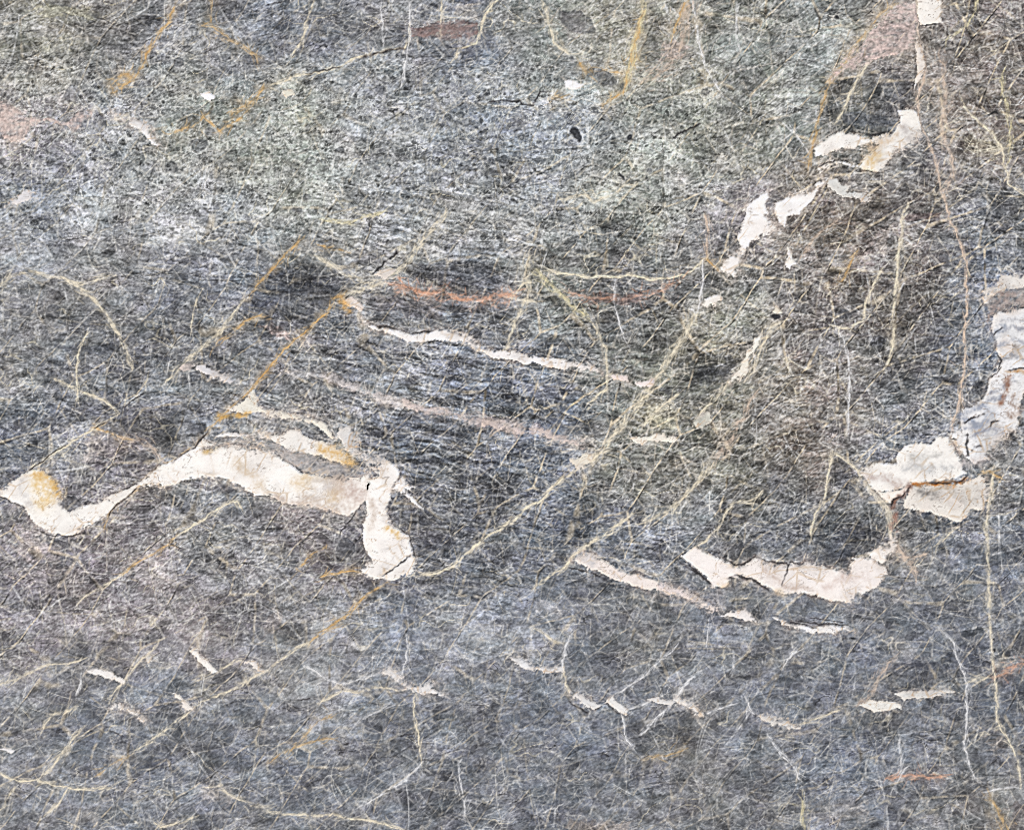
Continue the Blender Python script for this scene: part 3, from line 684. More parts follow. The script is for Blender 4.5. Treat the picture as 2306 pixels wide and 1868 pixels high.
# bodies: part name, label, colour, strength of grey mottling, rim darkness, softness px, outline
V_ = 'quartz_vein'
BODIES = [
    (V_, 'hooked white quartz vein with an ochre stain at the left edge', (249, 247, 240), .25, .5, 3,
     "02: -130 690 0 660 110 575 245 490 320 490 400 540 440 600 475 665 485 720 500 800 560 840 640 790 740 755 870 735 915 755 905 800 860 855 800 885 740 905 680 955 610 1010 560 1025 440 1010 360 985 305 955 265 895 190 800 100 765 10 700 -110 720"),
    ('quartz_sliver', 'thin pale quartz strip joining the hook to the big vein', (226, 222, 214), .5, .3, 3, "02: 850 730 960 670 1080 600 1150 578 1105 640 1000 725 915 765"),
    ('quartz_streak', 'grey white streaky layers between the strands and the big vein', (196, 192, 188), .9, 0, 9,
     "02: 1720 300 1900 262 2143 235 12: 100 275 400 385 640 440 800 470 880 520 840 560 600 568 450 545 250 480 100 372 02: 2060 325 1900 303"),
    (V_, 'big white quartz vein fanning out right of the fracture', (252, 249, 242), .22, .45, 3,
     "02: 1125 605 1210 530 1310 455 1390 420 1480 360 1560 290 1640 245 1715 262 1705 292 1620 318 1680 340 1760 310 1900 303 2060 330 12: 10 345 90 372 180 440 262 505 350 528 450 548 600 572 760 562 835 530 850 600 815 700 800 735 770 765 720 835 650 862 550 832 430 792 260 792 100 742 0 702 02: 2100 700 2000 660 1900 610 1790 570 1660 545 1540 560 1430 600 1340 640 1250 620"),
    (V_, 'boot-shaped white quartz vein standing below the strands', (252, 249, 243), .22, .4, 3,
     "12: 800 590 870 560 880 500 900 440 940 400 1010 440 1060 470 1080 510 1040 580 1000 640 985 730 970 820 990 890 1030 950 1100 985 1140 1010 1145 1070 1165 1130 1195 1190 1195 1240 1180 1310 1110 1345 1010 1390 930 1370 870 1372 820 1360 760 1320 745 1290 800 1250 850 1240 840 1190 810 1130 785 1060 775 980 790 880 810 800 805 700"),
    (V_, 'cream triangle and strand of quartz above the big vein', (240, 237, 222), .4, .2, 4,
     "01: 1850 1645 1960 1580 2040 1488 2062 1560 2090 1630 2143 1655 11: 60 1650 200 1680 350 1714 12: 270 42 380 66 470 126 510 186 535 240 470 205 420 145 330 88 200 76 100 72 0 58 02: 2080 20 1960 44"),
    (V_, 'soft grey white quartz patch above the boot vein', (226, 225, 220), .6, 0, 7, "12: 560 200 600 150 680 140 730 220 770 340 850 390 910 370 950 430 880 448 820 452 740 402 660 360 610 280"),
    (V_, 'white quartz strand with an ochre spot at its end', (243, 240, 232), .4, .3, 4,
     "02: 2000 185 2143 200 12: 130 212 200 168 270 186 290 220 380 250 450 260 560 310 620 345 685 420 620 442 530 412 440 382 300 352 180 332 100 272 0 228 02: 2080 222 1990 218"),
    ('quartz_sliver', None, (222, 221, 218), .4, .2, 4, "02: 1740 225 1800 198 1900 196 1990 212 1900 222 1800 222"),
    ('quartz_sliver', 'small forked white sliver right of the boot vein', (240, 241, 240), .3, .2, 4, "12: 1000 645 1040 580 1090 545 1120 560 1150 620 1190 622 1120 650 1140 700 1200 748 1268 812 1220 788 1150 746 1110 674 1050 656"),
    (V_, 'long wavy white quartz vein across the middle', (246, 244, 241), .3, .55, 3,
     "11: 770 925 850 965 910 990 1000 997 1060 1010 1150 1050 1220 1050 1330 1010 1430 998 1530 1036 1620 1058 1690 1108 1750 1158 1830 1180 1910 1168 2000 1188 2143 1226 21: 0 1213 130 1230 270 1255 380 1270 450 1270 510 1300 550 1352 480 1352 400 1340 280 1330 150 1308 0 1274 11: 2100 1288 2000 1262 1900 1238 1820 1245 1730 1194 1650 1142 1560 1112 1450 1092 1330 1092 1230 1122 1160 1118 1090 1082 1010 1052 920 1012 840 1000 790 960"),
    ('quartz_sliver', None, (226, 214, 208), .4, .3, 4, "21: 620 1368 750 1388 762 1424 650 1402"),
    ('quartz_sliver', None, (228, 216, 210), .3, .3, 4, "21: 810 1430 900 1418 975 1412 965 1456 860 1458"),
    ('feldspar_streak', 'pale pink streak below the wavy middle vein', (226, 210, 200), .5, .3, 5, "11: 1100 1570 1200 1600 1330 1628 1440 1630 1420 1694 1250 1682 1090 1612"),
    ('feldspar_streak', 'pale streak descending from the ochre seam below the wavy vein', (212, 206, 200), .5, .2, 7, "11: 420 1370 540 1370 740 1455 870 1505 960 1555 1080 1585 1070 1625 940 1592 850 1545 720 1512 600 1452 480 1412"),
    ('feldspar_streak', 'pinkish streak running on to the yellow diagonal seam', (216, 202, 192), .7, .2, 8, "11: 1440 1636 12: 1600 60 1700 85 1850 105 2000 125 2143 145 22: 60 145 240 225 400 265 380 305 200 265 0 195 12: 2000 190 1800 155 1640 115 11: 1430 1694"),
    ('quartz_sliver', 'ragged pinkish tail of the tapering vein', (220, 209, 204), .7, .5, 6, "22: 1000 1408 1100 1428 1200 1455 1320 1505 1420 1555 1490 1620 1450 1645 1340 1578 1220 1518 1080 1484 1000 1454"),
    (V_, 'bright white quartz vein climbing towards the upper right', (253, 251, 247), .15, .25, 4,
     "20: 1690 1714 1730 1640 1800 1600 1880 1535 1892 1590 1875 1640 1890 1714 21: 1850 60 1890 120 1965 190 1900 230 1830 252 1770 292 1725 370 1690 450 1655 520 1625 585 1570 562 1508 522 1530 460 1590 410 1652 388 1660 330 1640 260 1670 190 1712 110 1718 0"),
    (V_, 'white quartz lens between the climbing vein and grey fingers', (250, 249, 246), .18, .4, 3,
     "30: 135 1690 150 1640 220 1590 310 1545 400 1560 455 1532 480 1460 530 1425 565 1448 500 1502 470 1560 440 1622 380 1672 330 1714 31: 330 70 230 102 212 182 170 152 150 82 135 20"),
    (V_, 'greyish white ragged quartz fingers at the upper right', (222, 223, 216), .35, .2, 4, "30: 555 1440 640 1448 665 1482 745 1500 715 1540 880 1556 915 1582 860 1624 760 1592 680 1572 610 1542 570 1502"),
    ('quartz_sliver', None, (240, 238, 230), .3, .2, 4, "31: 238 345 275 420 298 475 262 514 232 482 248 420"),
    ('quartz_bleb', 'white wedge shaped bleb below the climbing vein', (246, 243, 234), .2, .3, 3, "21: 1365 812 1400 750 1500 732 1525 770 1470 802 1400 824"),
    ('quartz_bleb', 'cream bleb touching a black crystal', (246, 240, 220), .2, .3, 3, "21: 1925 860 1955 816 2000 842 2005 878 1950 892"),
    (V_, 'ragged cream white vein along the yellow fracture', (246, 242, 228), .3, .2, 4, "21: 1785 1080 1832 1050 1820 1130 1785 1192 1745 1212 1740 1292 1714 1362 1642 1404 1550 1450 1620 1368 1680 1308 1700 1240 1720 1168 1770 1158"),
    ('quartz_block', 'square white quartz block cut by the top edge', (248, 245, 237), .3, .35, 3, "30: 1285 -130 1450 -130 1462 0 1478 60 1470 180 1400 186 1310 206 1294 140"),
    ('quartz_sliver', 'thin upright quartz sliver below the square block', (226, 219, 208), .5, .4, 3, "30: 1283 285 1322 370 1332 440 1347 510 1342 560 1322 625 1262 710 1285 620 1298 540 1288 470 1278 400 1273 330"),
    (V_, 'forked white quartz vein with an amber patch, upper right', (249, 247, 240), .3, .45, 3,
     "30: 450 1200 560 1110 640 1068 800 1085 900 1110 1080 1085 1110 1060 1142 1010 1150 960 1130 885 1200 878 1275 878 1300 960 1312 1020 1300 1090 1250 1150 1190 1190 1110 1230 1060 1290 1010 1370 960 1386 880 1372 800 1346 720 1326 640 1318 560 1342 478 1374 470 1352 560 1290 650 1290 740 1310 820 1338 850 1290 900 1230 950 1165 880 1168 780 1194 690 1192 620 1202 550 1242 460 1254"),
    (V_, 'white curl of quartz at the right edge', (236, 233, 225), .35, .4, 4, "31: 1950 588 2143 570 2330 560 2330 690 2143 680 2030 692 1930 704 1862 742 1852 810 1820 805 1798 730 1830 678 1900 640 1942 618"),
    (V_, 'large bluish white quartz mass at the right edge', (240, 241, 240), .7, .5, 5,
     "31: 1890 905 1950 866 2143 838 2330 830 2330 1440 2180 1470 2143 1500 2110 1600 2085 1714 32: 2092 80 2082 170 1992 240 1902 280 1872 332 1852 402 1742 452 1650 385 1602 300 1580 250 1555 200 1648 165 1640 100 1648 0 31: 1700 1640 1780 1580 1838 1530 1850 1450 1880 1400 1930 1340 1920 1300 1950 1240 1922 1180 1930 1100 1880 1000"),
    (V_, 'stepped white quartz block below the bluish mass', (250, 248, 241), .25, .4, 3,
     "32: 1125 350 1180 310 1250 280 1400 270 1440 228 1530 228 1558 280 1600 350 1622 400 1645 450 1680 520 1600 552 1500 572 1380 582 1232 602 1220 622 1100 652 960 668 900 622 848 552 838 500 900 450 970 428 1120 442 1118 400"),
    (V_, 'cream quartz lobe under the stepped block', (238, 233, 222), .45, .3, 4, "32: 1235 625 1400 606 1690 594 1780 540 1832 560 1862 640 1862 740 1812 802 1722 802 1662 880 1600 912 1500 872 1400 822 1280 812 1180 782 1200 710 1222 650"),
    ('quartz_sliver', None, (240, 232, 222), .4, .2, 4, "32: 960 674 1100 658 1205 640 1190 690 1085 722 1062 752 1000 706"),
    (V_, 'long white quartz band with a brown crack, lower right', (250, 244, 238), .22, .7, 3,
     "22: 1188 1182 1310 1108 1380 1150 1470 1200 1560 1220 1640 1272 1720 1250 1800 1188 1870 1230 1960 1252 2040 1262 32: 290 1240 360 1262 385 1225 480 1250 600 1280 738 1320 754 1230 790 1183 930 1200 980 1260 1040 1290 1052 1330 980 1400 940 1432 870 1482 800 1502 740 1562 660 1557 560 1532 450 1497 330 1482 190 1472 100 1442 0 1382 22: 1860 1432 1800 1372 1700 1347 1600 1357 1560 1402 1500 1440 1442 1425 1410 1360 1330 1290 1250 1232"),
    ('quartz_sliver', 'small white flake on top of the lower right band', (236, 231, 224), .4, .3, 4, "32: 885 1152 950 1108 1052 1100 1060 1030 1112 1035 1112 1115 1052 1180 1005 1256 962 1242 922 1192"),
    (V_, 'pinkish white tapering vein left of the lower right band', (244, 235, 227), .3, .6, 3, "22: 325 1212 400 1148 470 1158 550 1218 650 1268 780 1330 850 1315 930 1358 1005 1400 1005 1452 940 1464 850 1434 740 1404 650 1374 540 1314 430 1264"),
    ('quartz_sliver', None, (228, 224, 220), .5, .3, 5, "22: 1510 1660 1610 1640 1720 1600 1760 1660 23: 1790 50 1700 24 1600 0"),
    ('quartz_sliver', 'streaky white sliver with black threads below the band', (230, 232, 232), .6, .6, 4, "33: 130 0 250 48 350 76 460 88 640 78 790 108 640 134 540 130 430 124 280 92 200 42"),
    ('quartz_sliver', 'short upright white sliver at the lower left', (232, 229, 222), .2, .4, 2, "03: 1550 258 1590 265 1620 310 1680 370 1758 440 1720 452 1680 432 1620 372 1570 332 1533 290"),
    ('quartz_sliver', 'small white sliver under the upright one, lower left', (230, 226, 217), .2, .4, 2, "03: 1398 622 1440 633 1552 740 1505 752 1470 722 1448 680"),
    ('quartz_sliver', 'slanting white sliver ending at a cream seam, lower left', (224, 222, 218), .3, .4, 2, "03: 690 420 760 416 870 446 950 478 1003 515 985 532 900 504 820 474 720 444"),
    ('quartz_sliver', 'curved white sliver at the lower left', (218, 217, 212), .3, .3, 3, "03: 875 742 920 708 980 713 1060 748 1110 778 1182 838 1160 858 1100 814 1000 756 930 740"),
    ('quartz_sliver', None, (222, 220, 214), .3, .2, 3, "03: 1975 362 2030 342 2085 390 2125 440 2080 454 2038 412"),
    ('quartz_bleb', None, (224, 222, 214), .2, .2, 3, "03: 1165 318 1200 318 1225 362 1190 364"),
    ('quartz_sliver', None, (216, 218, 218), .3, 0, 4, "03: 10 1065 80 1052 125 1070 90 1090"),
    ('quartz_sliver', 'white crow-foot shaped quartz sliver, lower middle', (220, 220, 218), .4, .2, 4, "13: 935 440 1000 398 1062 458 1102 518 1170 552 1250 548 1300 506 1345 530 1325 570 1425 624 1250 614 1170 604 1090 564 1018 504"),
    ('quartz_sliver', None, (222, 225, 226), .5, 0, 6, "13: 1930 320 2060 330 2143 396 23: 60 400 140 408 242 408 242 452 150 454 40 432 13: 2080 410 2000 370"),
    ('quartz_sliver', 'leftmost bar of the zigzag row of white slivers', (212, 213, 210), .3, .4, 3, "23: 308 600 370 606 440 656 542 708 502 752 440 724 370 674 330 634"),
    ('quartz_sliver', 'second bar of the zigzag row of white slivers', (222, 223, 220), .3, .4, 3, "23: 575 692 640 646 704 708 764 748 740 794 688 764 630 712"),
    ('quartz_sliver', None, (214, 215, 212), .4, .3, 3, "23: 930 672 1000 648 1060 676 1144 686 1110 724 1030 702"),
    ('quartz_sliver', 'third bar of the zigzag row of white slivers', (224, 225, 222), .3, .4, 3, "23: 1138 674 1180 646 1242 688 1322 738 1394 780 1360 814 1300 784 1240 724 1180 702"),
    ('quartz_sliver', 'last bar of the zigzag row of white slivers', (216, 217, 212), .4, .3, 4, "23: 1800 796 1880 786 1980 808 2060 828 33: 100 828 240 843 348 890 300 904 200 884 100 864 23: 2060 892 1960 872 1850 832"),
    ('quartz_sliver', 'leaf shaped white sliver at the lower right', (226, 226, 218), .3, .4, 2, "33: 830 712 900 656 960 680 1060 688 1165 718 1165 748 1040 758 920 748"),
    ('quartz_sliver', 'thin level white sliver above the leaf shaped one', (216, 217, 212), .4, .3, 3, "33: 1095 612 1170 596 1250 606 1400 604 1570 596 1500 622 1420 654 1350 654 1260 644 1180 660"),
    ('quartz_sliver', 'slanting white sliver at the upper left', (228, 229, 228), .4, .3, 3, "00: 872 886 930 896 990 926 1040 986 1080 946 1150 976 1202 1016 1242 1098 1270 1152 1240 1164 1178 1104 1118 1034 1050 1004 988 984 938 934"),
    ('quartz_bleb', 'soft white bleb at the left edge', (226, 226, 226), .5, 0, 6, "00: 50 1660 130 1588 190 1524 262 1546 284 1592 200 1616 130 1648"),
    ('quartz_bleb', 'small bright white bleb beside ochre streaks, upper left', (253, 254, 252), .1, 0, 3, "00: 1615 752 1680 736 1735 776 1692 806 1638 794"),
    ('quartz_bleb', 'bright white bleb at the top middle', (254, 255, 253), .1, 0, 3, "20: 265 652 330 645 404 680 384 706 330 724 266 714"),
    ('quartz_bleb', None, (228, 226, 208), .3, 0, 4, "10: 128 740 210 724 234 760 170 784"),
    ('quartz_sliver', 'grey white streak beside the left fracture', (206, 206, 206), .4, .2, 4, "01: 1558 1300 1640 1296 1760 1346 1860 1396 1905 1452 1830 1446 1720 1396 1620 1346"),
    ('feldspar_streak', None, (222, 208, 198), .4, .2, 4, "01: 1448 1312 1490 1278 1552 1288 1540 1334 1480 1344"),
    ('quartz_bleb', 'pinkish white bleb with ochre rim above the ochre seam', (240, 230, 220), .4, 0, 4, "11: 605 762 690 736 762 786 800 830 762 862 700 834 640 804"),
    ('quartz_bleb', None, (232, 224, 212), .4, 0, 4, "11: 868 574 920 528 990 516 1034 540 960 594"),
    ('quartz_bleb', 'cream bleb on the yellow diagonal seam', (242, 236, 218), .4, 0, 4, "22: 290 402 370 398 400 356 474 376 490 410 430 454 370 474 330 434"),
    ('quartz_sliver', 'small bent white sliver right of the yellow seam', (234, 229, 214), .4, .2, 3, "22: 795 235 860 228 940 238 1000 206 1050 196 1080 232 1156 232 1142 278 1060 264 960 254 870 278 820 264"),
    ('quartz_bleb', None, (222, 222, 206), .7, 0, 6, "22: 1280 120 1330 60 1400 36 1450 90 1380 154"),
    ('feldspar_patch', 'pink granular triangle at the top right', (218, 198, 188), .4, .1, 7, "30: 1275 40 1285 140 1275 300 1230 390 1130 430 1000 470 900 500 800 545 690 580 600 640 620 580 700 500 800 400 900 290 1000 180 1100 60 1180 20"),
    ('feldspar_patch', 'pink granular patch at the left edge', (216, 196, 184), .4, .15, 7, "00: -120 820 0 820 100 850 180 900 220 960 320 965 400 930 480 990 540 980 620 910 720 880 700 970 640 1040 600 1070 530 1020 470 1010 380 965 300 1000 235 1020 220 1120 130 1160 50 1130 0 1070 -120 1080"),
    ('feldspar_patch', 'brown red foliated patch at the top', (146, 126, 120), .6, .1, 8, "10: 1150 225 1300 205 1430 200 1560 170 1690 185 1710 280 1560 290 1400 280 1160 290"),
    ('feldspar_patch', 'dark brown patch inside the white curl at the right edge', (164, 150, 142), .7, .1, 9, "31: 1880 770 1960 720 2143 700 2330 700 2330 820 2143 830 1950 850 1880 880 1850 950 1855 860"),
]
# stains: colour, half-width, strength, path (on top of the bodies)
STAINS = [
    ((166, 168, 172), 6, .7, "31: 1940 1015 2050 1000 2143 1012 2250 1000"), ((176, 178, 182), 5, .6, "31: 1940 1130 2060 1110 2200 1122"), ((160, 162, 168), 6, .65, "31: 1880 1510 1960 1480 2060 1430"),
    ((150, 154, 162), 7, .65, "31: 1770 1640 1880 1570 1990 1545"), ((158, 124, 104), 7, .6, "31: 1960 1610 1990 1500 2010 1400"), ((168, 172, 180), 7, .65, "32: 1670 145 1800 130 1880 195"),
    ((150, 156, 166), 6, .65, "32: 1645 60 1760 118 1840 110"), ((158, 160, 166), 6, .6, "32: 1730 215 1860 172 1960 180"), ((150, 128, 112), 8, .55, "31: 2060 1560 2080 1650 32: 2040 60"),
    ((186, 186, 186), 6, .6, "31: 1960 930 2060 925 2200 915"), ((160, 160, 160), 5, .6, "31: 1960 1240 2060 1225 2200 1232"), ((200, 186, 170), 14, .5, "12: 300 730 500 760 640 800"),
    ((214, 198, 184), 22, .5, "12: 600 640 720 720 700 800"), ((196, 180, 164), 7, .6, "12: 80 715 260 770 430 775 560 812"), ((216, 198, 170), 12, .45, "02: 1900 420 2000 520 2100 600"),
    ((206, 202, 196), 9, .5, "02: 180 600 200 700 220 780"), ((214, 200, 184), 8, .5, "12: 840 740 860 860 850 960"), ((206, 190, 176), 7, .5, "32: 60 1300 200 1400 420 1440"),
    ((214, 196, 184), 12, .45, "32: 560 1420 700 1360 860 1360"), ((200, 186, 176), 9, .5, "32: 880 540 1000 560 1180 620"), ((196, 196, 192), 9, .5, "32: 1180 480 1350 470 1560 480"),
    ((216, 176, 110), 13, .7, "02: 300 530 380 570 430 640 460 690"), ((226, 190, 120), 22, .45, "02: 320 600 380 660 350 740"), ((220, 184, 124), 15, .65, "12: 460 330 560 350 640 410 680 430"),
    ((220, 188, 130), 16, .45, "30: 930 1240 920 1300 900 1340"), ((218, 180, 112), 7, .6, "12: 980 960 1030 1010 1060 1050"), ((216, 188, 142), 16, .42, "12: 250 590 350 570 470 560 560 600 540 690"),
    ((196, 176, 164), 18, .4, "12: 560 600 680 660 760 700"), ((206, 202, 198), 20, .45, "12: 440 590 500 610"), ((196, 128, 60), 5, .6, "32: 1240 605 1400 598 1550 600 1680 580"),
    ((130, 100, 86), 7, .6, "32: 1080 790 1110 730 1180 690 1215 640"), ((128, 124, 118), 11, .55, "32: 1300 660 1380 680 1420 690"), ((190, 188, 180), 8, .5, "32: 1250 400 1400 370 1460 370"),
    ((150, 104, 88), 8, .5, "32: 1090 960 1100 880 1120 850"), ((214, 172, 110), 9, .65, "11: 590 760 640 790 650 850"), ((206, 200, 196), 10, .5, "32: 1650 440 1800 430"),
    ((186, 150, 110), 5, .5, "31: 2010 1345 2143 1335"), ((150, 158, 168), 9, .5, "31: 1905 1080 1920 1010 1980 985"), ((164, 172, 184), 10, .45, "31: 1660 1690 1760 1630 1840 1640"),
    ((170, 176, 184), 10, .45, "32: 1780 100 1850 60 1900 40"), ((160, 160, 160), 8, .4, "31: 2030 690 2143 690"), ((222, 200, 170), 10, .5, "30: 880 1180 980 1150 1060 1130"),
    ((200, 194, 186), 10, .45, "30: 1180 1000 1220 1080 1200 1120"), ((196, 196, 196), 10, .4, "22: 430 1200 480 1240"), ((232, 206, 170), 8, .5, "22: 1500 1420 1560 1390"),
    ((224, 206, 176), 8, .4, "32: 140 1450 260 1490"), ((216, 186, 130), 6, .5, "02: 1660 350 1720 340"), ((210, 168, 96), 6, .5, "02: 1760 70 1960 50 2000 20"),
]
# dark crystals: sheet, x, y, rx, ry, grey
CRYSTALS = [
    ('20', 350, 1080, 40, 62, 52), ('20', 1390, 750, 30, 36, 70), ('00', 1600, 1170, 68, 52, 78), ('00', 1380, 1350, 60, 50, 74), ('00', 650, 1360, 52, 46, 84),
    ('00', 575, 760, 66, 74, 104), ('00', 1690, 1070, 44, 38, 82), ('10', 590, 1210, 46, 30, 84), ('10', 890, 1350, 32, 26, 92), ('10', 980, 1350, 26, 24, 88),
    ('10', 915, 735, 42, 48, 100), ('10', 1815, 1285, 32, 32, 70), ('10', 1762, 1272, 26, 26, 80), ('10', 330, 1590, 38, 26, 92), ('10', 250, 1690, 42, 32, 80),
    ('20', 718, 1420, 16, 40, 48), ('20', 940, 1372, 30, 28, 96), ('20', 1080, 1410, 20, 22, 66), ('20', 1740, 1160, 32, 26, 74), ('20', 1590, 650, 16, 22, 84),
    ('20', 120, 920, 38, 42, 108), ('20', 150, 1030, 32, 26, 104), ('20', 310, 470, 20, 32, 92), ('01', 430, 880, 62, 78, 92), ('01', 210, 860, 54, 62, 96),
    ('01', 1985, 120, 38, 26, 94), ('21', 1950, 910, 38, 32, 44), ('33', 770, 172, 30, 16, 52), ('33', 1902, 180, 13, 12, 34), ('33', 1905, 265, 14, 14, 34),
    ('02', 570, 770, 74, 72, 104), ('32', 1520, 1310, 52, 36, 96), ('00', 1430, 500, 46, 40, 100), ('00', 2000, 510, 60, 60, 98), ('12', 1960, 660, 30, 40, 60),
    ('20', 770, 1100, 26, 20, 62), ('30', 630, 140, 20, 18, 58), ('10', 1460, 420, 44, 60, 98), ('21', 560, 550, 26, 24, 74), ('02', 1880, 1390, 22, 22, 70),
    ('20', 350, 180, 160, 90, 92), ('31', 700, 880, 46, 46, 92), ('20', 580, 630, 90, 62, 92), ('02', 1850, 860, 90, 70, 96), ('12', 640, 1120, 80, 80, 84),
]

parts = []          # (name, label, material key, window, height field in mm above the slab face)

for f, path in BLOCKS:
    p = pts(path)
    w = window(p, 60)
    a = sstep(-4, 5, poly_sdf(p, w, 1.1) + 4 * GRAIN_A[w] + 4 * GRAIN_B[w] + 3 * streak[w])
    COL[w] *= (1 + (f - 1) * 0.48 * a * (1 + 0.5 * GRAIN_A[w] + 0.4 * GRAIN_D[w] + 0.5 * streak[w]))[..., None]

for col, hw, st, path in BANDS + CLOUDS:
    p = pts(path)
    w = window(p, hw * 2.6 + 14)
    d, s = line_dist(p, w, 1.8)
    taper = np.clip(np.minimum(s, 1 - s) * 5 + 0.35, 0, 1)
    a = sstep(0.22, 0.85, np.exp(-(d / (hw * 1.1)) ** 2) * taper + 0.38 * streak[w] + 0.22 * GRAIN_B[w] + 0.15 * GRAIN_C[w]) * np.exp(-(d / (hw * 1.8)) ** 4) * st * 0.95
    tex = (COL[w].mean(-1) / (COL[w].mean() + 1e-6))[..., None]
    COL[w] += ((np.array(col, f32) * (0.25 + 0.75 * tex)) - COL[w]) * (0.72 * a)[..., None]

def along_path(p, n, r):
    seg = np.hypot(*np.diff(p, axis=0).T)
    cum = np.concatenate([[0], np.cumsum(seg)])
    u = r.uniform(0, cum[-1], n)
    i = np.clip(np.searchsorted(cum, u) - 1, 0, len(seg) - 1)
    t = (u - cum[i]) / seg[i]
    q = p[i] + (p[i + 1] - p[i]) * t[:, None]
    d = (p[i + 1] - p[i]) / seg[i][:, None]
    return q, np.arctan2(d[:, 1], d[:, 0]), cum[-1]


# every seam is a felt of fibres lying along it, with stray whiskers running out of it
bundle = {}
for kind in SEAM_COL:
    acc = [[] for _ in range(6)]
    for q, (k2_, wd, st, path) in enumerate(SEAMS):
        if k2_ != kind:
            continue
        p = pts(path)
        r = np.random.default_rng(500 + q)
        L = np.hypot(*np.diff(p, axis=0).T).sum()
        for n, off, sp, l0, l1, ww in ((int(L * (0.10 + 0.036 * wd) * st * (0.6 if kind == 'O' else 1)), 0.40 * wd, 0.16, 8, 34, 1.0),
                                       (int(L * 0.07 * st) + 2, 0.8 * wd + 4, 0.6, 8, 30, 0.7)):
            if kind == 'S':
                sp += 0.55
            c, a_, _ = along_path(p, n, r)
            o_ = r.normal(0, off, n)
            flip = np.where(r.uniform(0, 1, n) < 0.5, np.pi, 0)
            acc[0].append(c[:, 0] - np.sin(a_) * o_); acc[1].append(c[:, 1] + np.cos(a_) * o_)
            acc[2].append(a_ + flip + r.normal(0, sp, n)); acc[3].append(l0 + (l1 - l0) * r.uniform(0, 1, n) ** 1.6)
            acc[4].append(r.normal(0, 0.018, n)); acc[5].append(r.uniform(0.3, 1.0, n) * ww)
    bundle[kind] = strokes(*[np.concatenate(v).astype(f32) for v in acc])

for q, (kind, wd, st, path) in enumerate(SEAMS):
    p = pts(path)
    half = wd * 0.5
    w = window(p, wd * 2.2 + 14)
    d, s = line_dist(p, w, 0.9)
    ends = np.clip(np.minimum(s, 1 - s) * 8 + 0.25, 0, 1)
    br = np.clip(0.80 + 0.6 * GRAIN_A[w] + 0.5 * GRAIN_B[w], 0.25, 1.35) * ends
    halo = np.exp(-(d / (half * 2.4 + 4)) ** 2) * br * 0.36 * st
    core = np.exp(-(d / (half * 0.6 + 0.4)) ** 2) * np.clip(br * 1.05 + 0.35 * GRAIN_C[w], 0, 1) * np.minimum(st * 1.2, 1) * (0.92 if wd < 9 else 0.62) * (0.62 if kind == 'O' else 1.0)
    c = np.array(SEAM_COL[kind], f32)
    hc = c * 0.6 + np.array((190, 186, 176), f32) * 0.4
    COL[w] += (hc - COL[w]) * halo[..., None]
    cv = c * (1 + 0.08 * GRAIN_C[w] + 0.08 * GRAIN_B[w])[..., None]
    if kind == 'O':
        cv += np.clip(GRAIN_A[w] * 1.5 - 0.1, 0, 1)[..., None] * np.array((-12, -28, -44), f32)
        cv += np.clip(-GRAIN_A[w] * 1.2, 0, 1)[..., None] * np.array((8, 22, 44), f32)
        bleed = np.exp(-(d / (half * 4 + 9)) ** 2) * np.clip(GRAIN_A[w] + 0.5 * GRAIN_D[w], 0, 1) * 0.30 * st
        COL[w] += (np.array((188, 160, 118), f32) - COL[w]) * bleed[..., None]
    COL[w] += (cv - COL[w]) * np.clip(core, 0, 0.96)[..., None]
    nm = {'O': 'ochre_seam', 'S': 'salmon_seam', 'B': 'brown_seam', 'Y': 'olive_seam'}.get(kind, 'calcite_seam')
    parts.append((nm, None, 'seam', w, ((half * 0.75 + 0.8) * (0.4 + 0.6 * br) - d) * 0.16, 0.10))
for kind, cov in bundle.items():
    c = np.array(SEAM_COL[kind], f32) * (1.05 if kind != 'O' else 1.0)
    lay(c, (0.80 if kind != 'S' else 0.7) * (1 - np.exp(-0.62 * cov)))

QT = np.maximum(threads(30, 341, 0.055, sstep(0.0, 0.5, noise(70, 343, 2)), 2.0, 0.6, 0.15), 0.7 * threads(15, 345, 0.07, sstep(0.1, 0.6, noise(50, 347, 2)), 1.2, 0.9))


def threads_w(w):
    return QT[w]


q1_, q2_, qc_ = worley((WX + 8 * GRAIN_A) / 44, (WY + 8 * GRAIN_B) / 36, 5)
qv = ((qc_ % 79) / 79.0).astype(f32)
qe = q2_ - q1_


def mk_quartz(nm):
    return nm.startswith('quartz')


# fibres of each vein that stray into the rock round it
acc = [[] for _ in range(6)]
for q, (nm, label, col, mott, rim, soft, path) in enumerate(BODIES):
    p = pts(path)
    p = np.concatenate([p, p[:1]])
    r = np.random.default_rng(900 + q)
    n = int(np.hypot(*np.diff(p, axis=0).T).sum() * 0.30)
    c, a_, _ = along_path(p, n, r)
    o_ = r.normal(0, 3.5 + soft * 0.5, (2, n))
    acc[0].append(c[:, 0] + o_[0]); acc[1].append(c[:, 1] + o_[1])
    acc[2].append(a_ + np.pi * r.integers(0, 2, n) + r.normal(0, 0.7, n)); acc[3].append(r.uniform(6, 24, n))
    acc[4].append(r.normal(0, 0.03, n)); acc[5].append(r.uniform(0.3, 1.0, n))
lay((222, 214, 200), 0.62 * (1 - np.exp(-0.6 * strokes(*[np.concatenate(v).astype(f32) for v in acc]))))

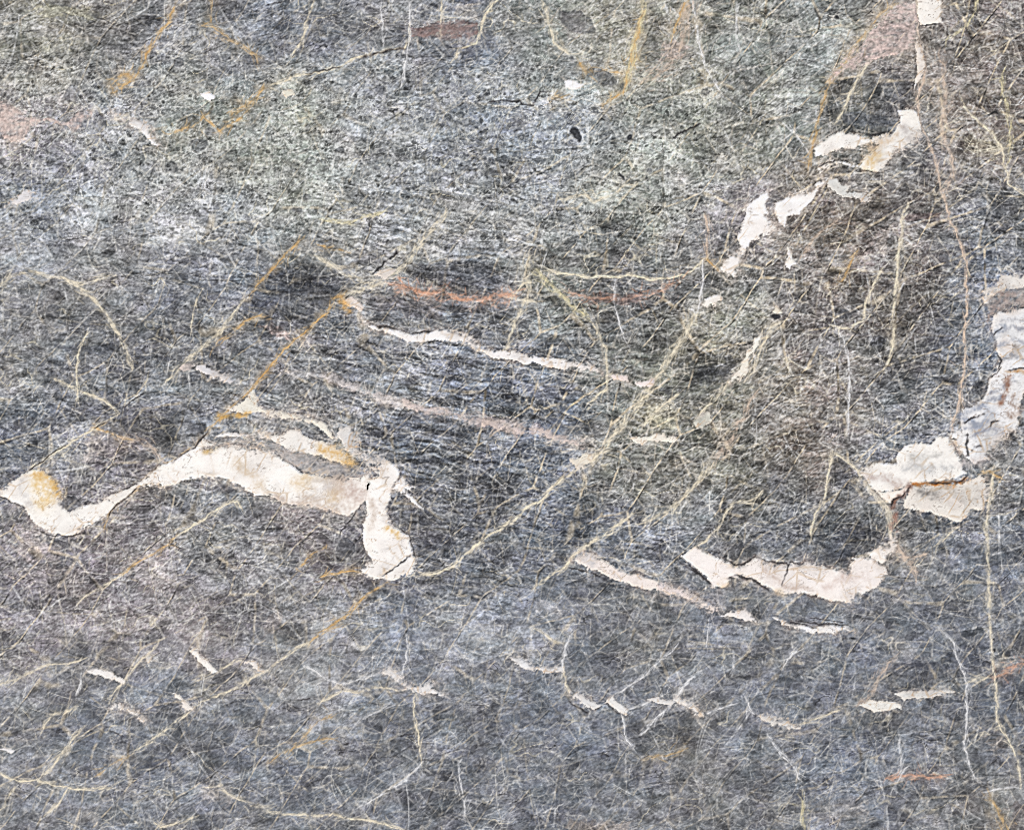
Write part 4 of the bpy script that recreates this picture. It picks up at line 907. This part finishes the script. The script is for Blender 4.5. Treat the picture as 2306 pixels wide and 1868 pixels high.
for nm, label, col, mott, rim, soft, path in BODIES:
    p = pts(path)
    w = window(p, 22)
    sd = poly_sdf(p, w, 0.85) + (1.2 + 1.6 * np.clip(GRAIN_D[w], 0, 1)) * GRAIN_B[w] + 1.0 * GRAIN_C[w] + min(1.0, np.ptp(p, axis=0).min() / 60) * (0.2 + 2.0 * sstep(0.0, 0.6, GRAIN_D[w] + 0.4 * GRAIN_A[w])) * (np.clip(lite[w], 0, 2.2) - 0.9) + 0.9 + 0.9 * (1 - min(1.0, np.ptp(p, axis=0).min() / 70))
    small = min(1.0, np.ptp(p, axis=0).min() / 70)
    mw = (1.5 + soft * (0.2 + 0.4 * small) + (3 + soft) * 1.7 * small * sstep(-0.25, 0.55, 0.8 * GRAIN_D[w] + 0.6 * hue[w])).astype(f32)
    rag = 0.42 * GRAIN_B[w] + 0.30 * GRAIN_C[w] + 0.30 * np.clip(lite[w] - 1, -1, 1.5) - 0.25 * np.clip(dark[w] - 0.8, 0, 1)
    a = sstep(-0.30 * mw, 0.60 * mw, sd + 0.55 * mw * rag)
    c = np.array(col, f32) + (14 if nm == 'quartz_sliver' else 0)
    gm = np.clip(GRAIN_A[w] * 0.75 + GRAIN_D[w] * 0.6 - 0.15, 0, 1) * mott * 0.8
    cv = c + gm[..., None] * np.array((-48, -50, -50), f32)
    cv += np.clip(-GRAIN_D[w] * 0.7 - 0.1, 0, 1)[..., None] * mott * np.array((-2, -12, -26), f32)
    cv *= (1 - 0.045 * np.clip(mott * 2, 0.4, 1.4) * np.clip(GRAIN_C[w] + 0.5 * GRAIN_B[w], 0, 2))[..., None]
    if nm == 'feldspar_patch':
        cv = cv * (1 + 0.13 * GRAIN_C[w] + 0.08 * GRAIN_B[w] - 0.10 * np.clip(dark[w], 0, 2))[..., None]
    if mk_quartz(nm):
        lum = c.mean()
        cv = cv + np.array((9, 8, 4), f32) * max(0.0, (lum - 215) / 35)
        margin = np.exp(-np.clip(sd, 0, 99) / (2.5 + 0.75 * mw)) * np.clip(0.65 + 0.5 * GRAIN_A[w] + 0.5 * GRAIN_B[w], 0, 1)
        cv += (np.array((222, 207, 188), f32) - cv) * (0.52 * margin)[..., None]
        hazy = sstep(0.0, 0.7, GRAIN_D[w] + 0.5 * hue2[w])
        cv += (np.array((228, 218, 206), f32) - cv) * (hazy * min(0.7, 1.2 * mott))[..., None]
        grainy = np.clip(0.35 + 0.8 * GRAIN_A[w] + 0.5 * hue[w], 0.1, 1)
        cv *= (1 - (0.015 + 0.07 * mott) * grainy * np.clip(dark[w] + 0.6 * fleck[w], 0, 2.0))[..., None]
        cv *= (1 - 0.02 * np.clip(1.2 - lite[w], 0, 1.2) * grainy)[..., None]
        thread = threads_w(w)
        cv += (np.array((158, 146, 134), f32) - cv) * (thread * (0.34 + 0.6 * mott))[..., None]
        facet = j4[w] * sstep(-0.1, 0.5, GRAIN_D[w] - 0.5 * hue2[w]) + 0.8 * j2[w] * sstep(0.0, 0.6, hue[w])
        cv += (np.array((206, 180, 146), f32) - cv) * np.clip(facet * (0.30 + 0.5 * mott), 0, 0.8)[..., None]
        cv = cv * (1 + (0.26 * mott * (qv[w] - 0.85) * sstep(-0.4, 0.4, GRAIN_D[w])))[..., None]
        ql = np.exp(-(qe[w] / 0.05) ** 2) * sstep(-0.1, 0.6, GRAIN_A[w] + 0.4 * GRAIN_B[w])
        cv += (np.array((196, 170, 140), f32) - cv) * (ql * min(0.75, 0.25 + mott))[..., None]
        cv *= (1 - 0.16 * np.clip(fleck[w] * 0.8 + dark[w] * 0.35 - 0.45, 0, 1.2) * (0.25 + mott))[..., None]
    if rim:
        hal = np.exp(-np.clip(-sd, 0, 99) / 11.0) * np.clip(0.35 + 0.7 * GRAIN_A[w] + 0.5 * GRAIN_B[w] + 0.5 * hue[w], 0, 1) * 0.50 * small
        COL[w] += (np.array((198, 186, 172), f32) * (0.7 + 0.3 * COL[w].mean(-1) / 135)[..., None] - COL[w]) * hal[..., None]
        r = np.exp(-((sd + 2.2) / 2.6) ** 2) * rim * 0.5 * np.clip(0.35 + 1.1 * GRAIN_A[w] + 0.5 * GRAIN_B[w], 0, 1)
        COL[w] += (np.array((84, 68, 62), f32) - COL[w]) * r[..., None]
    cap = 0.97 if nm != 'quartz_streak' and not nm.startswith('feldspar') else np.clip(0.60 + 0.25 * GRAIN_B[w] + 0.2 * GRAIN_A[w] + 0.3 * streak[w], 0.1, 0.9)
    COL[w] += (cv - COL[w]) * (a * cap)[..., None]
    RELIEF[w] *= (1 - a)
    mk = 'feldspar' if nm.startswith('feldspar') else 'quartz'
    parts.append((nm, label, mk, w, (a - 0.5) * np.minimum(mw, 6) * 0.12, 0.16))

for col, hw, st, path in STAINS:
    p = pts(path)
    w = window(p, hw * 2.5 + 12)
    d, s = line_dist(p, w, 1.6)
    a = np.exp(-(d / hw) ** 2) * np.clip(st * (1 + 0.7 * GRAIN_B[w] + 0.6 * GRAIN_A[w] + 0.3 * GRAIN_C[w]), 0, 0.95)
    COL[w] += (np.array(col, f32) - COL[w]) * a[..., None]

for t, cx, cy, rx, ry, g in CRYSTALS:
    ox, oy = TX[int(t[0])] + cx / TS, TY[int(t[1])] + cy / TS
    rx, ry = rx / TS, ry / TS
    w = window(np.array([[ox - rx, oy - ry], [ox + rx, oy + ry]]), 14)
    x, y = WX[w] - ox, WY[w] - oy
    tilt = (cx * 0.013 + cy * 0.007) % 1.2 - 0.6
    u, v = x * math.cos(tilt) + y * math.sin(tilt), -x * math.sin(tilt) + y * math.cos(tilt)
    sd = (1 - np.sqrt((u / rx) ** 2 + (v / ry) ** 2)) * min(rx, ry) + 0.7 * GRAIN_C[w] + 0.8 * GRAIN_B[w]
    tex = (COL[w].mean(-1) / (COL[w].mean() + 1e-6))
    cv = np.array((g - 2, g, g + 3), f32) * (0.42 + 0.58 * tex + 0.09 * GRAIN_C[w])[..., None]
    edge = np.exp(-((sd + 1.5) / 2.2) ** 2) * 0.22
    COL[w] += (np.array((200, 200, 194), f32) - COL[w]) * edge[..., None]
    COL[w] += (cv - COL[w]) * (sstep(-1.4, 3.2, sd) * (0.85 if g < 66 else 0.42))[..., None]
    parts.append(('dark_crystal', None, 'crystal', w, sd * 0.2, 0.16))

for wd, path in CRACKS:
    p = pts(path)
    w = window(p, 22)
    d, s = line_dist(p, w, 0.9)
    br = np.clip(0.75 + 0.8 * GRAIN_A[w] + 0.5 * GRAIN_B[w], 0, 1.2) * np.clip(np.minimum(s, 1 - s) * 9 + 0.3, 0, 1)
    a = np.exp(-(d / (wd * 0.55)) ** 2) * np.clip(br, 0, 0.92)
    COL[w] += (np.array((48, 44, 46), f32) - COL[w]) * a[..., None]
    RELIEF[w] -= 0.5 * a

# mineral boundaries are crisp
COL += (0.50 * QUIET)[..., None] * (COL - blur(COL, 2))
COL += 0.60 * (COL - blur(COL, 1))  * np.clip((262 - COL.mean(-1)) / 60, 0.25, 1)[..., None]
# last, the finest grain
COL *= (1 + 0.035 * noise(3.4, 90) * np.clip((235 - COL.mean(-1)) / 90, 0.15, 1))[..., None]
COL = np.clip(COL, 18, 254)
# FIELDS END --------------------------------------------------------

LIN = np.where(COL / 255 <= 0.04045, COL / 255 / 12.92, ((COL / 255 + 0.055) / 1.055) ** 2.4) / GAIN
LIN = np.clip(LIN, 0.01, 0.86).astype(f32)


# ------------------------------------------------------------------ materials
def material(name, rough, grain, bump, spec, fine_scale):
    m = bpy.data.materials.new(name)
    m.use_nodes = True
    nt = m.node_tree
    N, L = nt.nodes, nt.links
    b = N['Principled BSDF']
    b.inputs['Specular IOR Level'].default_value = spec
    at = N.new('ShaderNodeAttribute'); at.attribute_name = 'mineral'
    tc = N.new('ShaderNodeTexCoord')
    n1 = N.new('ShaderNodeTexNoise'); n1.inputs['Scale'].default_value = fine_scale
    n1.inputs['Detail'].default_value = 3.0; n1.inputs['Roughness'].default_value = 0.65
    n1.inputs['Distortion'].default_value = 1.2
    L.new(tc.outputs['Object'], n1.inputs['Vector'])
    mr = N.new('ShaderNodeMapRange')
    mr.inputs['From Min'].default_value = 0.28; mr.inputs['From Max'].default_value = 0.72
    mr.inputs['To Min'].default_value = 1 - grain; mr.inputs['To Max'].default_value = 1 + grain
    L.new(n1.outputs['Fac'], mr.inputs['Value'])
    mx = N.new('ShaderNodeVectorMath'); mx.operation = 'SCALE'
    L.new(at.outputs['Color'], mx.inputs[0]); L.new(mr.outputs['Result'], mx.inputs['Scale'])
    L.new(mx.outputs['Vector'], b.inputs['Base Color'])
    n2 = N.new('ShaderNodeTexNoise'); n2.inputs['Scale'].default_value = fine_scale * 0.3
    n2.inputs['Detail'].default_value = 4.0
    L.new(tc.outputs['Object'], n2.inputs['Vector'])
    mr2 = N.new('ShaderNodeMapRange')
    mr2.inputs['To Min'].default_value = rough - 0.12; mr2.inputs['To Max'].default_value = rough + 0.12
    L.new(n2.outputs['Fac'], mr2.inputs['Value'])
    L.new(mr2.outputs['Result'], b.inputs['Roughness'])
    bp = N.new('ShaderNodeBump'); bp.inputs['Strength'].default_value = bump; bp.inputs['Distance'].default_value = 0.0004
    L.new(n1.outputs['Fac'], bp.inputs['Height']); L.new(bp.outputs['Normal'], b.inputs['Normal'])
    return m


MAT = dict(rock=material('schist_rock', .60, .34, .15, .12, 640),
           quartz=material('milky_quartz', .45, .05, .08, .25, 500),
           feldspar=material('pink_feldspar', .55, .22, .12, .15, 700),
           seam=material('calcite', .60, .20, .12, .15, 700),
           crystal=material('dark_crystal', .45, .18, .30, .20, 900))


# ------------------------------------------------------------------ mesh building
def build(name, co, quads, col, mat, parent):
    me = bpy.data.meshes.new(name)
    nv, nq = len(co), len(quads)
    me.vertices.add(nv)
    me.vertices.foreach_set('co', np.ascontiguousarray(co, f32).ravel())
    me.loops.add(nq * 4)
    me.loops.foreach_set('vertex_index', np.ascontiguousarray(quads, np.int32).ravel())
    me.polygons.add(nq)
    me.polygons.foreach_set('loop_start', np.arange(0, nq * 4, 4, dtype=np.int32))
    me.polygons.foreach_set('use_smooth', np.ones(nq, bool))
    me.update(calc_edges=True)
    ca = me.attributes.new('mineral', 'FLOAT_COLOR', 'POINT')
    rgba = np.ones((nv, 4), f32)
    rgba[:, :3] = col
    ca.data.foreach_set('color', rgba.ravel())
    me.materials.append(mat)
    o = bpy.data.objects.new(name, me)
    sc.collection.objects.link(o)
    o.parent = parent
    return o


slab = bpy.data.objects.new('stone_slab', None)
slab['label'] = 'flat grey stone slab crossed by white quartz veins and ochre seams'
slab['category'] = 'stone slab'
slab['kind'] = 'thing'
sc.collection.objects.link(slab)

XW = ((X - FW / 2) * PX).astype(f32)
YW = ((FH / 2 - Y) * PX).astype(f32)
ZW = (THICK + RELIEF * 0.001).astype(f32)

# the rock itself: top sheet, sides and underside in one closed mesh
idx = np.arange(NX * NY, dtype=np.int32).reshape(NY, NX)
top = np.stack([idx[1:, :-1], idx[1:, 1:], idx[:-1, 1:], idx[:-1, :-1]], -1).reshape(-1, 4)
ring = np.concatenate([idx[0, :], idx[1:, -1], idx[-1, -2::-1], idx[-2:0:-1, 0]])
nb = len(ring)
co = np.stack([XW, YW, ZW], -1).reshape(-1, 3)
low = co[ring].copy(); low[:, 2] = 0.0
lowi = NX * NY + np.arange(nb, dtype=np.int32)
side = np.stack([ring, np.roll(ring, -1), np.roll(lowi, -1), lowi], -1)
corner = lowi[[0, NX - 1, NX + NY - 2, 2 * NX + NY - 3]]
bottom = corner[None, :]
col = LIN.reshape(-1, 3)
build('rock_body', np.concatenate([co, low]), np.concatenate([top, side, bottom]),
      np.concatenate([col, col[ring]]), MAT['rock'], slab)

# veins, seams and crystals: bodies set into the rock, their crowns just proud of its face
for rank, (nm, label, mk, w, h, proud) in enumerate(parts):
    proud = proud + 0.0012 * rank             # no two crowns share a plane
    vis = h > 0
    if vis.sum() < 6:
        continue
    q = (h[:-1, :-1] > -0.30) | (h[1:, :-1] > -0.30) | (h[:-1, 1:] > -0.30) | (h[1:, 1:] > -0.30)
    near = vis.copy()
    for _ in range(2):                       # keep two cells of buried flank round what shows
        n2 = near.copy()
        n2[1:] |= near[:-1]; n2[:-1] |= near[1:]; n2[:, 1:] |= near[:, :-1]; n2[:, :-1] |= near[:, 1:]
        near = n2
    q = near[:-1, :-1] & near[1:, :-1] & near[:-1, 1:] & near[1:, 1:]
    ids = np.full(h.shape, -1, np.int32)
    used = np.zeros(h.shape, bool)
    used[:-1, :-1] |= q; used[1:, :-1] |= q; used[:-1, 1:] |= q; used[1:, 1:] |= q
    ids[used] = np.arange(used.sum(), dtype=np.int32)
    qs = np.stack([ids[1:, :-1][q], ids[1:, 1:][q], ids[:-1, 1:][q], ids[:-1, :-1][q]], -1)
    hh = np.where(vis, np.minimum(h, proud), np.maximum(h * 3, -1.2) - 0.05)
    hh = np.where(vis, hh, np.minimum(hh, -0.05))
    z = ZW[w] + hh.astype(f32) * 0.001
    # outermost ring goes down into the rock, so that each body has depth
    inner = used.copy()
    inner[1:] &= vis[:-1] | vis[1:]; inner[:-1] &= vis[1:] | vis[:-1]
    c = np.stack([XW[w][used], YW[w][used], z[used]], -1)
    o = build(nm, c, qs, LIN[w][used], MAT[mk], slab)
    if label:
        o['label'] = label
